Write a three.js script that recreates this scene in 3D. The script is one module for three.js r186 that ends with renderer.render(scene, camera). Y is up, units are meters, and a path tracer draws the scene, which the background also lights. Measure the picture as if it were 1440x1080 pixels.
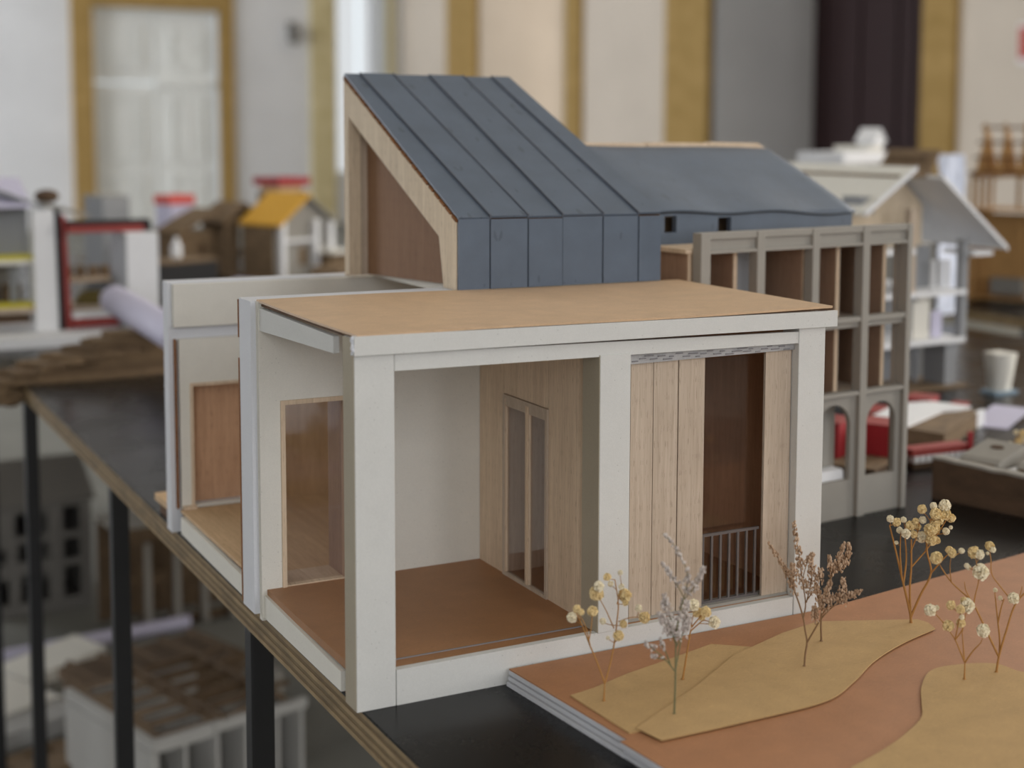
import * as THREE from 'three';
import { RoundedBoxGeometry } from 'three/addons/geometries/RoundedBoxGeometry.js';
import { RectAreaLightUniformsLib } from 'three/addons/lights/RectAreaLightUniformsLib.js';
import { mergeGeometries } from 'three/addons/utils/BufferGeometryUtils.js';
import { ImprovedNoise } from 'three/addons/math/ImprovedNoise.js';

// ---------------------------------------------------------------- camera, sky, large lights, exposure
// y = 0 is the top of the table, the hall floor lies at y = -0.75
const scene = new THREE.Scene();
const renderer = new THREE.WebGLRenderer({ antialias: true });
renderer.toneMapping = THREE.LinearToneMapping;
renderer.toneMappingExposure = 1.1;
renderer.shadowMap.enabled = true;

const camera = new THREE.PerspectiveCamera(28.92, 1440 / 1080, 0.05, 100);
camera.position.set(-0.3199, 0.3722, 0.8713);
camera.rotation.set(-0.0983, -0.5087, 0.0073, 'YXZ');
camera.setViewOffset(1440, 1080, -105.4, 153, 1440, 1080);   // the photograph is a crop from below the middle of the lens
camera.focus = 1.06;
camera.userData.fStop = 4.6;

scene.background = new THREE.Color(0.86, 0.95, 1.0);
scene.backgroundIntensity = 1.0;

RectAreaLightUniformsLib.init();
const FLOOR = -0.75, CEIL = 4.1;
const XR = 6.4, XL = -6.0, ZF = -15.7, ZB = 6.5;          // inner faces of the four walls
// unseen tall windows outside the frame; left and back ones added as fill: [wall, centre along the wall, width, sill, head, strength, colour]
const WINDOWS = [
  ['right', -3.7, 1.7, 0.15, 3.5, 7.0, 0xfff9f3], ['right', -0.7, 1.7, 0.15, 3.5, 7.0, 0xfff9f3], ['right', 2.3, 1.7, 0.15, 3.5, 7.0, 0xfff9f3],
  ['left', -13.8, 1.7, 0.15, 3.5, 13.5, 0xf2f6ff], ['left', -11.4, 1.7, 0.15, 3.5, 13.0, 0xf2f6ff], ['left', -9.0, 1.7, 0.15, 3.5, 9.0, 0xf2f6ff],
  ['back', -2.6, 1.7, 0.15, 3.5, 4.9, 0xf8f9ff], ['back', 1.6, 1.7, 0.15, 3.5, 4.9, 0xf8f9ff],
];
for (const [wall, c, w, y0, y1, power, colour] of WINDOWS) {
  const l = new THREE.RectAreaLight(colour, power, w - 0.1, y1 - y0 - 0.1);
  const y = (y0 + y1) / 2;
  if (wall === 'right') { l.position.set(XR - 0.02, y, c); l.lookAt(0, y, c); }
  if (wall === 'left') { l.position.set(XL + 0.02, y, c); l.lookAt(0, y, c); }
  if (wall === 'back') { l.position.set(c, y, ZB - 0.02); l.lookAt(c, y, 0); }
  l.name = 'window_and_fill_light'; l.castShadow = true;
  scene.add(l);
}

{ // daylight of the window deep in the cream recess
  const l = new THREE.RectAreaLight(0xfff1e2, 0.8, 1.9, 3.8); l.position.set(XR + 1.04, 1.2, -12.565); l.lookAt(0, 1.2, -12.565); l.name = 'window_and_fill_light'; l.castShadow = true; scene.add(l);
}

// ---------------------------------------------------------------- helpers
let seed = 20240611;
const rnd = () => { seed = (seed * 1664525 + 1013904223) >>> 0; return seed / 4294967296; };
const rr = (a, b) => a + (b - a) * rnd();
const noise = new ImprovedNoise();
const V = (x, y, z) => new THREE.Vector3(x, y, z);

function uvm(g) {                                          // uv in metres, picked by the way each face points
  if (g.index) g = g.toNonIndexed();
  const p = g.attributes.position, uv = new Float32Array(p.count * 2), a = V(), b = V(), c = V(), n = V();
  for (let i = 0; i < p.count; i += 3) {
    a.fromBufferAttribute(p, i); b.fromBufferAttribute(p, i + 1); c.fromBufferAttribute(p, i + 2);
    n.copy(b).sub(a).cross(c.clone().sub(a));
    const ax = Math.abs(n.x), ay = Math.abs(n.y), az = Math.abs(n.z);
    for (let k = 0; k < 3; k++) {
      const x = p.getX(i + k), y = p.getY(i + k), z = p.getZ(i + k);
      const [u, v] = ax >= ay && ax >= az ? [z, y] : ay >= az ? [x, z] : [x, y];
      uv[(i + k) * 2] = u; uv[(i + k) * 2 + 1] = v;
    }
  }
  g.setAttribute('uv', new THREE.BufferAttribute(uv, 2));
  return g;
}
const bx = (x0, x1, y0, y1, z0, z1) => uvm(new THREE.BoxGeometry(x1 - x0, y1 - y0, z1 - z0).translate((x0 + x1) / 2, (y0 + y1) / 2, (z0 + z1) / 2));
const rb = (x0, x1, y0, y1, z0, z1, r = 0.0005) => uvm(new RoundedBoxGeometry(x1 - x0, y1 - y0, z1 - z0, 1, Math.min(r, (x1 - x0) * 0.3, (y1 - y0) * 0.3, (z1 - z0) * 0.3)).translate((x0 + x1) / 2, (y0 + y1) / 2, (z0 + z1) / 2));
// a prism over the outline pts (with holes), swept from t0 to t1 along the axis: 'x' outlines are (z, y), 'y' are (x, z), 'z' are (x, y)
function prism(pts, t0, t1, axis, holes = []) {
  const c = pts.map(([a, b]) => new THREE.Vector2(a, b)), hs = holes.map((h) => h.map(([a, b]) => new THREE.Vector2(a, b)));
  if (THREE.ShapeUtils.isClockWise(c)) c.reverse();
  for (const h of hs) if (!THREE.ShapeUtils.isClockWise(h)) h.reverse();
  const tris = THREE.ShapeUtils.triangulateShape(c, hs), all = c.concat(...hs), out = [];
  const m = (p, t) => axis === 'x' ? [t, p.y, p.x] : axis === 'y' ? [p.x, t, p.y] : [p.x, p.y, t];
  for (const [i, j, k] of tris) { out.push(m(all[i], t1), m(all[j], t1), m(all[k], t1)); out.push(m(all[i], t0), m(all[k], t0), m(all[j], t0)); }
  for (const ring of [c, ...hs]) for (let i = 0; i < ring.length; i++) {
    const a = ring[i], b = ring[(i + 1) % ring.length];
    out.push(m(a, t0), m(b, t0), m(b, t1), m(a, t0), m(b, t1), m(a, t1));
  }
  let vol = 0;
  for (let i = 0; i < out.length; i += 3) { const [a, b, d] = [out[i], out[i + 1], out[i + 2]].map((q) => V(...q)); vol += a.dot(b.cross(d)); }
  if (vol < 0) for (let i = 0; i < out.length; i += 3) [out[i + 1], out[i + 2]] = [out[i + 2], out[i + 1]];
  const g = new THREE.BufferGeometry();
  g.setAttribute('position', new THREE.BufferAttribute(new Float32Array(out.flat()), 3));
  g.computeVertexNormals();
  return uvm(g);
}
// a tapered tube along points
function tube(points, r0, r1, sides = 6) {
  const n = points.length, pos = [], idx = [], t = V(), u = V(), w = V(), up = V(0.31, 0.2, 0.93);
  for (let i = 0; i < n; i++) {
    t.copy(points[Math.min(i + 1, n - 1)]).sub(points[Math.max(i - 1, 0)]).normalize();
    u.copy(up).cross(t).normalize(); w.copy(t).cross(u);
    const r = r0 + (r1 - r0) * i / (n - 1);
    for (let k = 0; k < sides; k++) { const a = k / sides * 2 * Math.PI; pos.push(points[i].x + r * (Math.cos(a) * u.x + Math.sin(a) * w.x), points[i].y + r * (Math.cos(a) * u.y + Math.sin(a) * w.y), points[i].z + r * (Math.cos(a) * u.z + Math.sin(a) * w.z)); }
  }
  for (let i = 0; i < n - 1; i++) for (let k = 0; k < sides; k++) { const a = i * sides + k, b = i * sides + (k + 1) % sides; idx.push(a, b, a + sides, b, b + sides, a + sides); }
  for (let k = 1; k < sides - 1; k++) { idx.push(0, k + 1, k); const o = (n - 1) * sides; idx.push(o, o + k, o + k + 1); }
  const g = new THREE.BufferGeometry();
  g.setAttribute('position', new THREE.Float32BufferAttribute(pos, 3)); g.setIndex(idx); g.computeVertexNormals();
  return g;
}
function merge(list) {
  return mergeGeometries(list.map((g) => { g = g.index ? g.toNonIndexed() : g; for (const k of Object.keys(g.attributes)) if (k !== 'position' && k !== 'normal') g.deleteAttribute(k); return g; }));
}
const taken = new Map();
function numbered(name) { const n = taken.get(name) ?? 0; taken.set(name, n + 1); return n ? name + '_' + String(n).padStart(3, '0') : name; }
function thing(name, label, category, [x, y, z] = [0, 0, 0], turn = 0, group) {
  const o = new THREE.Group(); o.name = numbered(name); o.position.set(x, y, z); o.rotation.y = turn;
  o.userData = { label, category }; if (group) o.userData.group = group;
  scene.add(o); return o;
}
function part(parent, name, geo, mat, label, kind) {
  const m = new THREE.Mesh(geo, mat); m.name = name; m.castShadow = m.receiveShadow = true;
  if (label) m.userData.label = label;
  if (kind) m.userData.kind = kind;
  parent.add(m); return m;
}
function struct(name, geo, mat, label, category = 'wall') {
  const m = part(scene, name, geo, mat, label, 'structure'); m.userData.category = category; return m;
}

// ---------------------------------------------------------------- textures and materials
function texture(size, fn, metres, srgb = true) {
  const d = new Uint8Array(size * size * 4);
  for (let j = 0; j < size; j++) for (let i = 0; i < size; i++) {
    const c = fn(i / size, j / size), o = (j * size + i) * 4;
    for (let k = 0; k < 3; k++) d[o + k] = Math.max(0, Math.min(255, 255 * (Array.isArray(c) ? c[k] : c)));
    d[o + 3] = 255;
  }
  const t = new THREE.DataTexture(d, size, size);
  t.wrapS = t.wrapT = THREE.MirroredRepeatWrapping; t.magFilter = THREE.LinearFilter; t.minFilter = THREE.LinearMipmapLinearFilter; t.generateMipmaps = true;
  if (srgb) t.colorSpace = THREE.SRGBColorSpace;
  t.repeat.set(1 / metres, 1 / metres); t.needsUpdate = true; return t;
}
const N = (x, y, z = 0) => noise.noise(x, y, z);
const fbm = (x, y, z = 0) => N(x, y, z) * 0.55 + N(x * 2.1, y * 2.1, z + 3) * 0.28 + N(x * 4.3, y * 4.3, z + 7) * 0.17;
const tCard = texture(256, (u, v) => 0.965 + 0.02 * fbm(u * 5, v * 5) + 0.03 * (rnd() - 0.5) - (rnd() < 0.0007 ? 0.2 : 0), 0.12);
const tKraft = texture(512, (u, v) => { const f = N(u * 26, v * 90, 2) * N(u * 70, v * 20, 5); return 0.93 + 0.06 * fbm(u * 7, v * 7, 1) + 0.12 * f + 0.05 * (rnd() - 0.5); }, 0.16);
const tWood = texture(512, (u, v) => { const w = u + 0.012 * N(u * 5, v * 3, 9); const s = N(w * 46, v * 1.6, 1) * 0.6 + N(w * 120, v * 4, 4) * 0.6 + N(w * 12, v, 8) * 0.6; const pore = N(w * 190, v * 9, 14) > 0.42 ? -0.1 : 0; return [0.93 + 0.075 * s + pore, 0.925 + 0.085 * s + pore * 1.1, 0.92 + 0.095 * s + pore * 1.2]; }, 0.1);
const tSlate = texture(512, (u, v) => { const s = fbm(u * 6, v * 6, 2); const mark = N(u * 30, v * 11, 6) > 0.55 ? -0.12 : 0; return 0.93 + 0.09 * s + mark + 0.04 * (rnd() - 0.5); }, 0.2);
const tPlaster = texture(256, (u, v) => 0.965 + 0.05 * fbm(u * 4, v * 4, 3) + 0.01 * (rnd() - 0.5), 2.5);
const tStone = texture(256, (u, v) => { const s = fbm(u * 5, v * 9, 5); return [0.93 + 0.12 * s, 0.92 + 0.13 * s, 0.88 + 0.2 * s]; }, 1.3);
const specks = []; for (let i = 0; i < 46; i++) specks.push([rnd(), rnd(), rr(0.0008, 0.0035), rr(0.25, 0.8)]);
const tTable = texture(1024, (u, v) => { let c = 0.08 + 0.02 * fbm(u * 5, v * 5, 8) + 0.012 * rnd(); for (const [x, y, r, s] of specks) { const d = Math.hypot(u - x, (v - y) * 1.7) / r; if (d < 1) c += s * 0.5 * (0.6 + N(u * 400, v * 400)) * (1 - d); } return [c, c, c * 0.98]; }, 0.75);
const tTableR = texture(512, (u, v) => 0.52 + 0.2 * fbm(u * 7, v * 7, 11) + 0.05 * rnd(), 0.75, false);
const tFloor = texture(512, (u, v) => { const s = fbm(u * 6, v * 6, 12); return 0.9 + 0.16 * s + 0.03 * rnd(); }, 3);
const tBrown = texture(256, (u, v) => { const s = fbm(u * 6, v * 14, 15); return 0.86 + 0.22 * s + 0.06 * (rnd() - 0.5); }, 0.2);
const tFoam = texture(256, () => 0.93 + 0.1 * (rnd() - 0.5), 0.03);

const std = (hex, o = {}) => new THREE.MeshStandardMaterial({ color: hex, roughness: 0.85, metalness: 0, ...o });
const bump = (t, s) => ({ bumpMap: t, bumpScale: s });
const M = {
  card: std(0xd8d8d3, { map: tCard, ...bump(tCard, 0.0004) }),              // off-white mount card
  cream: std(0xe8e5da, { map: tCard, ...bump(tCard, 0.0004) }),
  foam: std(0xeef0f4, { map: tFoam, ...bump(tFoam, 0.0008) }),              // white foam core, cut edges
  cardSide: std(0xaea48f, { map: tCard }),                                  // darker grey brown for the left post sides
  recessBrown: std(0x936e4f, { map: tWood, roughness: 0.8 }),  // brown timber, tone deepened in part for the shade of its recess
  umber: std(0xa98a72, { map: tWood, roughness: 0.85 }),
  foamGrey: std(0xe9ebf0, { map: tFoam, ...bump(tFoam, 0.0008) }),
  tan: std(0xd9b791, { map: tKraft, roughness: 0.5 }),                     // tan roof card
  brown: std(0xaa7a50, { map: tKraft, roughness: 0.5 }),                  // brown floor card
  terracotta: std(0xb27d54, { map: tKraft, roughness: 0.6 }),
  paper: std(0xc2a06c, { map: tKraft, roughness: 0.9 }),                   // kraft paper patches
  basswood: std(0xead8bc, { map: tWood, roughness: 0.8 }),
  shadedWhite: std(0xbfbeb9, { map: tCard }),  // white card with the under table shade put into its colour
  pale: std(0xdab98f, { map: tWood, roughness: 0.8 }),
  balsa: std(0xcab9a5, { map: tWood, roughness: 0.8 }),
  balsaPale: std(0xe4cdb0, { map: tWood, roughness: 0.8 }),
  salmon: std(0xdcb08c, { map: tWood, roughness: 0.8 }),
  slate: std(0x5a6777, { map: tSlate, roughness: 0.48 }),
  seam: std(0x5d626b, { roughness: 0.8 }),
  rawEdge: std(0x9a6434, { map: tBrown, roughness: 0.95 }),
  underlay: std(0x6d5038, { map: tBrown, roughness: 0.95 }),
  track: std(0xc4c3c2, { map: tBrown, roughness: 0.6, metalness: 0.2 }),
  grime: std(0x8a8788, { map: tFoam, roughness: 0.9 }),
  acrylic: new THREE.MeshPhysicalMaterial({ color: 0x7c7674, roughness: 0.25, transmission: 0.35, thickness: 0 }),
  glass: new THREE.MeshPhysicalMaterial({ color: 0xf2efee, roughness: 0.05, transmission: 1, thickness: 0, ior: 1.45 }),
  tableTop: new THREE.MeshPhysicalMaterial({ color: 0xffffff, map: tTable, roughness: 0.5, roughnessMap: tTableR, ior: 1.5, specularIntensity: 0.42 }),
  ply: [0x9c8560, 0x7d6745, 0xa89069, 0x85704d].map((h) => std(h, { map: tBrown, roughness: 0.85 })),
  black: std(0x161617, { roughness: 0.45 }),
  blackMatt: std(0x1b1a1a, { roughness: 0.8 }),
  greyCard: std(0x9c988f, { map: tCard }),
  greyCardDark: std(0x7a7771, { map: tCard }),
  greyBoard: std(0x989a9c, { map: tCard }),
  brownCard: std(0x8d7558, { map: tBrown, roughness: 0.95 }),
  brownDark: std(0x66503c, { map: tBrown, roughness: 0.95 }),
  brownMid: std(0x79634a, { map: tBrown, roughness: 0.95 }),
  white: std(0xf0f1f2, { map: tCard }),
  lilac: std(0xd3d0e6, { map: tCard, roughness: 0.7 }),
  yellow: std(0xe2ab3a, { map: tCard }),
  lime: std(0xd2c633, { map: tCard }),
  red: std(0xa02026, { map: tCard, roughness: 0.7 }),
  redBrown: std(0x9c3e38, { map: tCard, roughness: 0.7 }),
  pinkRed: std(0xdd6258, { map: tCard }),
  wallFar: std(0xe7e8e9, { map: tPlaster, roughness: 0.95 }),
  wallWarm: std(0xd9cdbd, { map: tPlaster, roughness: 0.95 }),
  wallGrey: std(0xd6d4d0, { map: tPlaster, roughness: 0.95 }),
  stone: std(0xb0925a, { map: tStone, roughness: 0.9 }),
  stonePale: std(0xdcd0a8, { map: tStone, roughness: 0.9 }),
  doorPaint: std(0xf4f6f2, { map: tPlaster, roughness: 0.6 }),
  maroon: std(0x2a0c0c, { map: tPlaster, roughness: 0.7 }),
  floor: std(0x7e7e77, { map: tFloor, roughness: 0.7 }),
  ceiling: std(0xe9e6df, { map: tPlaster, roughness: 0.95 }),
  timber: std(0xb28a55, { map: tWood, roughness: 0.85 }),
  timberDark: std(0x6d4c30, { map: tWood, roughness: 0.9 }),
  petal: std(0xecd6a2, { roughness: 0.9, side: THREE.DoubleSide }),
  petalPale: std(0xf2e8cc, { roughness: 0.9, side: THREE.DoubleSide }),
  stemOrange: std(0xa8793f, { roughness: 0.85 }),
  stemBrown: std(0x86694a, { roughness: 0.9 }),
  stemGreen: std(0x767250, { roughness: 0.9 }),
  budTip: std(0xd6cec6, { roughness: 0.95 }),
  budTipBrown: std(0xc4a98e, { roughness: 0.95 }),
  budGrey: std(0xb5aaa2, { roughness: 0.95 }),
  budBrown: std(0xa78a6e, { roughness: 0.95 }),
  sign: std(0xb8402f, { roughness: 0.6 }),
};

// ---------------------------------------------------------------- the hall
struct('floor', bx(XL - 1, XR + 1.6, FLOOR - 0.3, FLOOR, ZF - 1, ZB + 1), M.floor, 'grey stone floor of the exhibition hall', 'floor');
struct('ceiling', bx(XL - 1, XR + 1.6, CEIL, CEIL + 0.3, ZF - 1, ZB + 1), M.ceiling, 'off white plaster ceiling of the hall', 'ceiling');
// a wall with openings, each piece a box: runs along 'x' or 'z' from a0 to a1, t0..t1 is its thickness; openings are [from, to, sill, head]
function wallPieces(axis, a0, a1, t0, t1, openings) {
  const g = [], add = (p, q, y0, y1) => { if (q - p > 1e-4 && y1 - y0 > 1e-4) g.push(axis === 'x' ? bx(p, q, y0, y1, t0, t1) : bx(t0, t1, y0, y1, p, q)); };
  let at = a0;
  for (const [p, q, s, h] of openings.slice().sort((m, n) => m[0] - n[0])) { add(at, p, FLOOR, CEIL); add(p, q, FLOOR, s); add(p, q, h, CEIL); at = q; }
  add(at, a1, FLOOR, CEIL);
  return mergeGeometries(g);
}
const wo = (wall) => WINDOWS.filter((w) => w[0] === wall).map(([, c, w, y0, y1]) => [c - w / 2, c + w / 2, y0, y1]);
// far wall with the panelled double door and the bright window by the corner
struct('wall_far', wallPieces('x', XL - 0.6, XR + 1.6, ZF - 0.6, ZF, [[2.8654, 4.22, FLOOR, 1.63], [5.56, 6.21, -0.2, 3.3]]), M.wallFar, 'white plaster wall with the panelled double door and bright window');
// side wall with two deep recesses, then the tall windows
struct('wall_side', wallPieces('z', ZF, ZB + 0.6, XR, XR + 1.15, [[-13.58, -11.55, FLOOR, 3.2], [-9.145, -6.636, FLOOR, 3.2], ...wo('right')]), M.wallWarm, 'cream plaster wall with deep recesses framed in yellow stone');
struct('wall_opposite', wallPieces('z', ZF, ZB + 0.6, XL - 0.6, XL, wo('left')), M.wallFar, 'white plaster wall with added fill windows facing the recesses');
struct('wall_rear', wallPieces('x', XL, XR, ZB, ZB + 0.6, wo('back')), M.wallFar, 'white plaster wall with added fill windows behind the tables');
struct('wall_reveal', bx(XR + 0.02, XR + 1.0, FLOOR, 3.2, -9.145, -9.13), M.wallFar, 'pale grey plastered side of the dark red doorway');
function makeWindow(n, label, geoms) {
  const f = new THREE.Group(); f.name = 'window_' + n; f.userData = { label, category: 'window', kind: 'structure' }; scene.add(f);
  for (const [nm, g, m] of geoms) part(f, nm, g, m);
}
let wn = 0;
for (const [wall, c, w, y0, y1] of [...WINDOWS, ['far', 5.885, 0.65, -0.2, 3.3], ['recess', -12.565, 2.03, FLOOR, 3.2]]) {
  wn++;
  const at = { right: XR + 0.12, left: XL - 0.12, back: ZB + 0.12, far: ZF - 0.1, recess: XR + 1.08 }[wall], along = wall === 'back' || wall === 'far' ? 'x' : 'z';
  const b = (p, q, s, h, t) => along === 'x' ? bx(p, q, s, h, at - t, at + t) : bx(at - t, at + t, s, h, p, q);
  const g = [];
  for (const [p, q, s, h] of [[c - w / 2, c - w / 2 + 0.06, y0, y1], [c + w / 2 - 0.06, c + w / 2, y0, y1], ...(wall === 'far' ? [] : [[c - 0.025, c + 0.025, y0, y1]])]) g.push(['stile', b(p, q, s, h, 0.03), M.doorPaint]);
  for (const y of (wall === 'far' ? [y0, y1 - 0.06] : [y0, y0 + (y1 - y0) * 0.36, y0 + (y1 - y0) * 0.7, y1 - 0.06])) g.push(['rail', b(c - w / 2 + 0.06, c + w / 2 - 0.06, y, y + 0.05, 0.025), M.doorPaint]);
  for (const s of [-1, 1]) g.push(['pane', b(c + (s < 0 ? -w / 2 + 0.06 : 0.025), c + (s < 0 ? -0.025 : w / 2 - 0.06), y0 + 0.05, y1 - 0.06, 0.003), M.glass]);
  makeWindow(wn, wall === 'far' ? 'bright narrow window near the corner of the hall' : wall === 'recess' ? 'tall window deep in the cream recess' : 'tall unseen hall window with an added area light', g);
}
// yellow stone surrounds
function surround(name, label, geoms) { struct(name, mergeGeometries(geoms), M.stone, label, 'door surround'); }
surround('trim_1', 'yellow stone surround of the white double door', [bx(2.6456, 2.8654, FLOOR, 1.63, ZF - 0.05, ZF + 0.05), bx(4.22, 4.385, FLOOR, 1.63, ZF - 0.05, ZF + 0.05), bx(2.6456, 4.385, 1.63, 1.86, ZF - 0.05, ZF + 0.05)]);
struct('trim_2', mergeGeometries([bx(5.27, 5.56, FLOOR, 3.55, ZF - 0.05, ZF + 0.05), bx(6.21, 6.29, FLOOR, 3.55, ZF - 0.05, ZF + 0.05), bx(5.27, 6.29, 3.3, 3.55, ZF - 0.05, ZF + 0.05)]), M.stonePale, 'pale stone surround of the bright narrow window', 'window surround');
surround('trim_3', 'yellow stone surround of the cream recess', [bx(XR - 0.05, XR + 0.02, FLOOR, 3.2, -14.3, -13.58), bx(XR - 0.05, XR + 0.02, FLOOR, 3.2, -11.55, -11.27), bx(XR - 0.05, XR + 0.02, 3.2, 3.5, -14.3, -11.27)]);
surround('trim_4', 'yellow stone surround of the dark red doorway', [bx(XR - 0.05, XR + 0.02, FLOOR, 3.2, -9.787, -9.145), bx(XR - 0.05, XR + 0.02, FLOOR, 3.2, -6.636, -6.337), bx(XR - 0.05, XR + 0.02, 3.2, 3.5, -9.787, -6.337)]);
// panelled double door
{
  const d = new THREE.Group(); d.name = 'door_1'; d.userData = { label: 'white panelled double door in yellow stone surround', category: 'door', kind: 'structure' }; scene.add(d);
  const z = ZF - 0.1, x0 = 2.8654, x1 = 4.22, xm = (x0 + x1) / 2;
  for (const [a, b] of [[x0, xm - 0.006], [xm + 0.006, x1]]) for (const [s, h, nm] of [[FLOOR, 0.82, 'door_leaf'], [0.835, 1.63, 'top_leaf']]) {
    const l = part(d, nm, bx(a, b, s, h, z - 0.06, z), M.doorPaint);
    const px = 0.14, ranges = nm === 'door_leaf' ? [[s + 0.12, s + 0.6], [s + 0.72, h - 0.12]] : [[s + 0.16, h - 0.2]];
    for (const [p, q] of ranges) {
      for (const [u0, u1, v0, v1] of [[a + px, a + px + 0.045, p, q], [b - px - 0.045, b - px, p, q], [a + px + 0.045, b - px - 0.045, p, p + 0.045], [a + px + 0.045, b - px - 0.045, q - 0.045, q]])
        part(l, 'moulding', bx(u0, u1, v0, v1, z, z + 0.025), M.doorPaint);
      part(l, 'panel', bx(a + px + 0.09, b - px - 0.09, p + 0.09, q - 0.09, z, z + 0.018), M.doorPaint);
    }
  }
  part(d, 'transom', bx(xm, x1, 0.8, 0.86, z, z + 0.05), M.doorPaint);
}
{
  const d = new THREE.Group(); d.name = 'door_2'; d.userData = { label: 'dark red door leaf deep in the stone framed doorway', category: 'door', kind: 'structure' }; scene.add(d);
  const x = XR + 1.0;
  part(d, 'door_leaf', bx(x, x + 0.06, FLOOR, 3.2, -9.145, -7.9), M.maroon);
  part(d, 'door_leaf', bx(x + 0.01, x + 0.06, FLOOR, 3.2, -7.88, -6.636), M.maroon);
  for (const z of [-9.0, -8.55, -8.1, -7.7, -7.25, -6.8]) part(d, 'batten', bx(x - 0.02, x, FLOOR, 3.2, z - 0.03, z + 0.03), M.maroon);
}
{ // small camera-like fitting on the far wall, and a red notice on the side wall
  const t = thing('wall_spotlight', 'small dark spotlight fixed to the white wall beside the door', 'spotlight', [5.06, 1.42, ZF]);
  part(t, 'bracket', merge([bx(-0.02, 0.02, 0.02, 0.1, 0, 0.09), bx(-0.05, 0.05, 0.0, 0.13, 0, 0.015)]), M.greyCardDark);
  const head = new THREE.CylinderGeometry(0.05, 0.065, 0.15, 20).rotateX(0.7).translate(0, -0.03, 0.12); part(t, 'lamp_head', head, M.greyCardDark);
  const sk = thing('wall_notice', 'red and white notice on the cream wall beside the dark red doorway', 'sign', [XR, 0.9, -5.66]);
  part(sk, 'board', bx(-0.012, 0, -0.12, 0.12, -0.16, 0.16), M.white);
  part(sk, 'red_panel', bx(-0.015, -0.012, -0.09, 0.1, -0.15, 0.13), M.sign);
}

// ---------------------------------------------------------------- tables
function makeTable(x0, x1, z0, z1, label, legs) {
  const cx = (x0 + x1) / 2, cz = (z0 + z1) / 2, w = (x1 - x0) / 2, d = (z1 - z0) / 2;
  const t = thing('exhibition_table', label, 'table', [cx, FLOOR, cz], 0, 'black exhibition tables');
  const H = -FLOOR;
  part(t, 'tabletop', bx(-w, w, H - 0.0022, H, -d, d), M.tableTop, 'glossy black laminate');
  const plies = 7, th = 0.0224 / plies;
  for (let i = 0; i < plies; i++) { const y1 = H - 0.0022 - i * th, k = 0.0006 * (i % 2); part(t, 'plywood_layer', bx(-w + k, w - k, y1 - th, y1, -d + k, d - k), M.ply[i % 4]); }
  for (const [lx, lz] of legs) part(t, 'leg', rb(lx - cx - 0.0095, lx - cx + 0.0095, 0, H - 0.0247, lz - cz - 0.0095, lz - cz + 0.0095, 0.002), M.black);
  for (const lz of [...new Set(legs.map((l) => l[1]))]) part(t, 'crossbar', bx(-w + 0.034, w - 0.034, H - 0.06, H - 0.03, lz - cz - 0.01, lz - cz + 0.01), M.black);
  return t;
}
makeTable(0.0055, 0.84, -1.45, 0.66, 'black topped plywood table carrying the sloped roof house model', [[0.0165, -0.266], [0.0165, -0.795], [0.0165, -1.404], [0.828, -0.266], [0.828, -0.795], [0.828, -1.404], [0.0165, 0.5], [0.828, 0.5]]);
makeTable(0.845, 1.68, -1.45, 0.66, 'black topped table carrying the red blocks and the white gabled model', [[0.868, -1.28], [0.868, 0.5], [1.657, -1.28], [1.657, 0.5]]);
makeTable(-0.02, 0.84, -3.6, -1.5, 'black topped table carrying the white framed section model', [[0.003, -1.75], [0.003, -3.4], [0.818, -1.75], [0.818, -3.4]]);
makeTable(0.845, 1.68, -3.6, -1.5, 'black topped table behind the long grey roofed model', [[0.868, -1.75], [0.868, -3.4], [1.657, -1.75], [1.657, -3.4]]);
makeTable(1.9, 2.75, -2.3, -0.6, 'black topped table carrying the timber truss model', [[1.925, -0.9], [1.925, -2.1], [2.727, -0.9], [2.727, -2.1]]);

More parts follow.
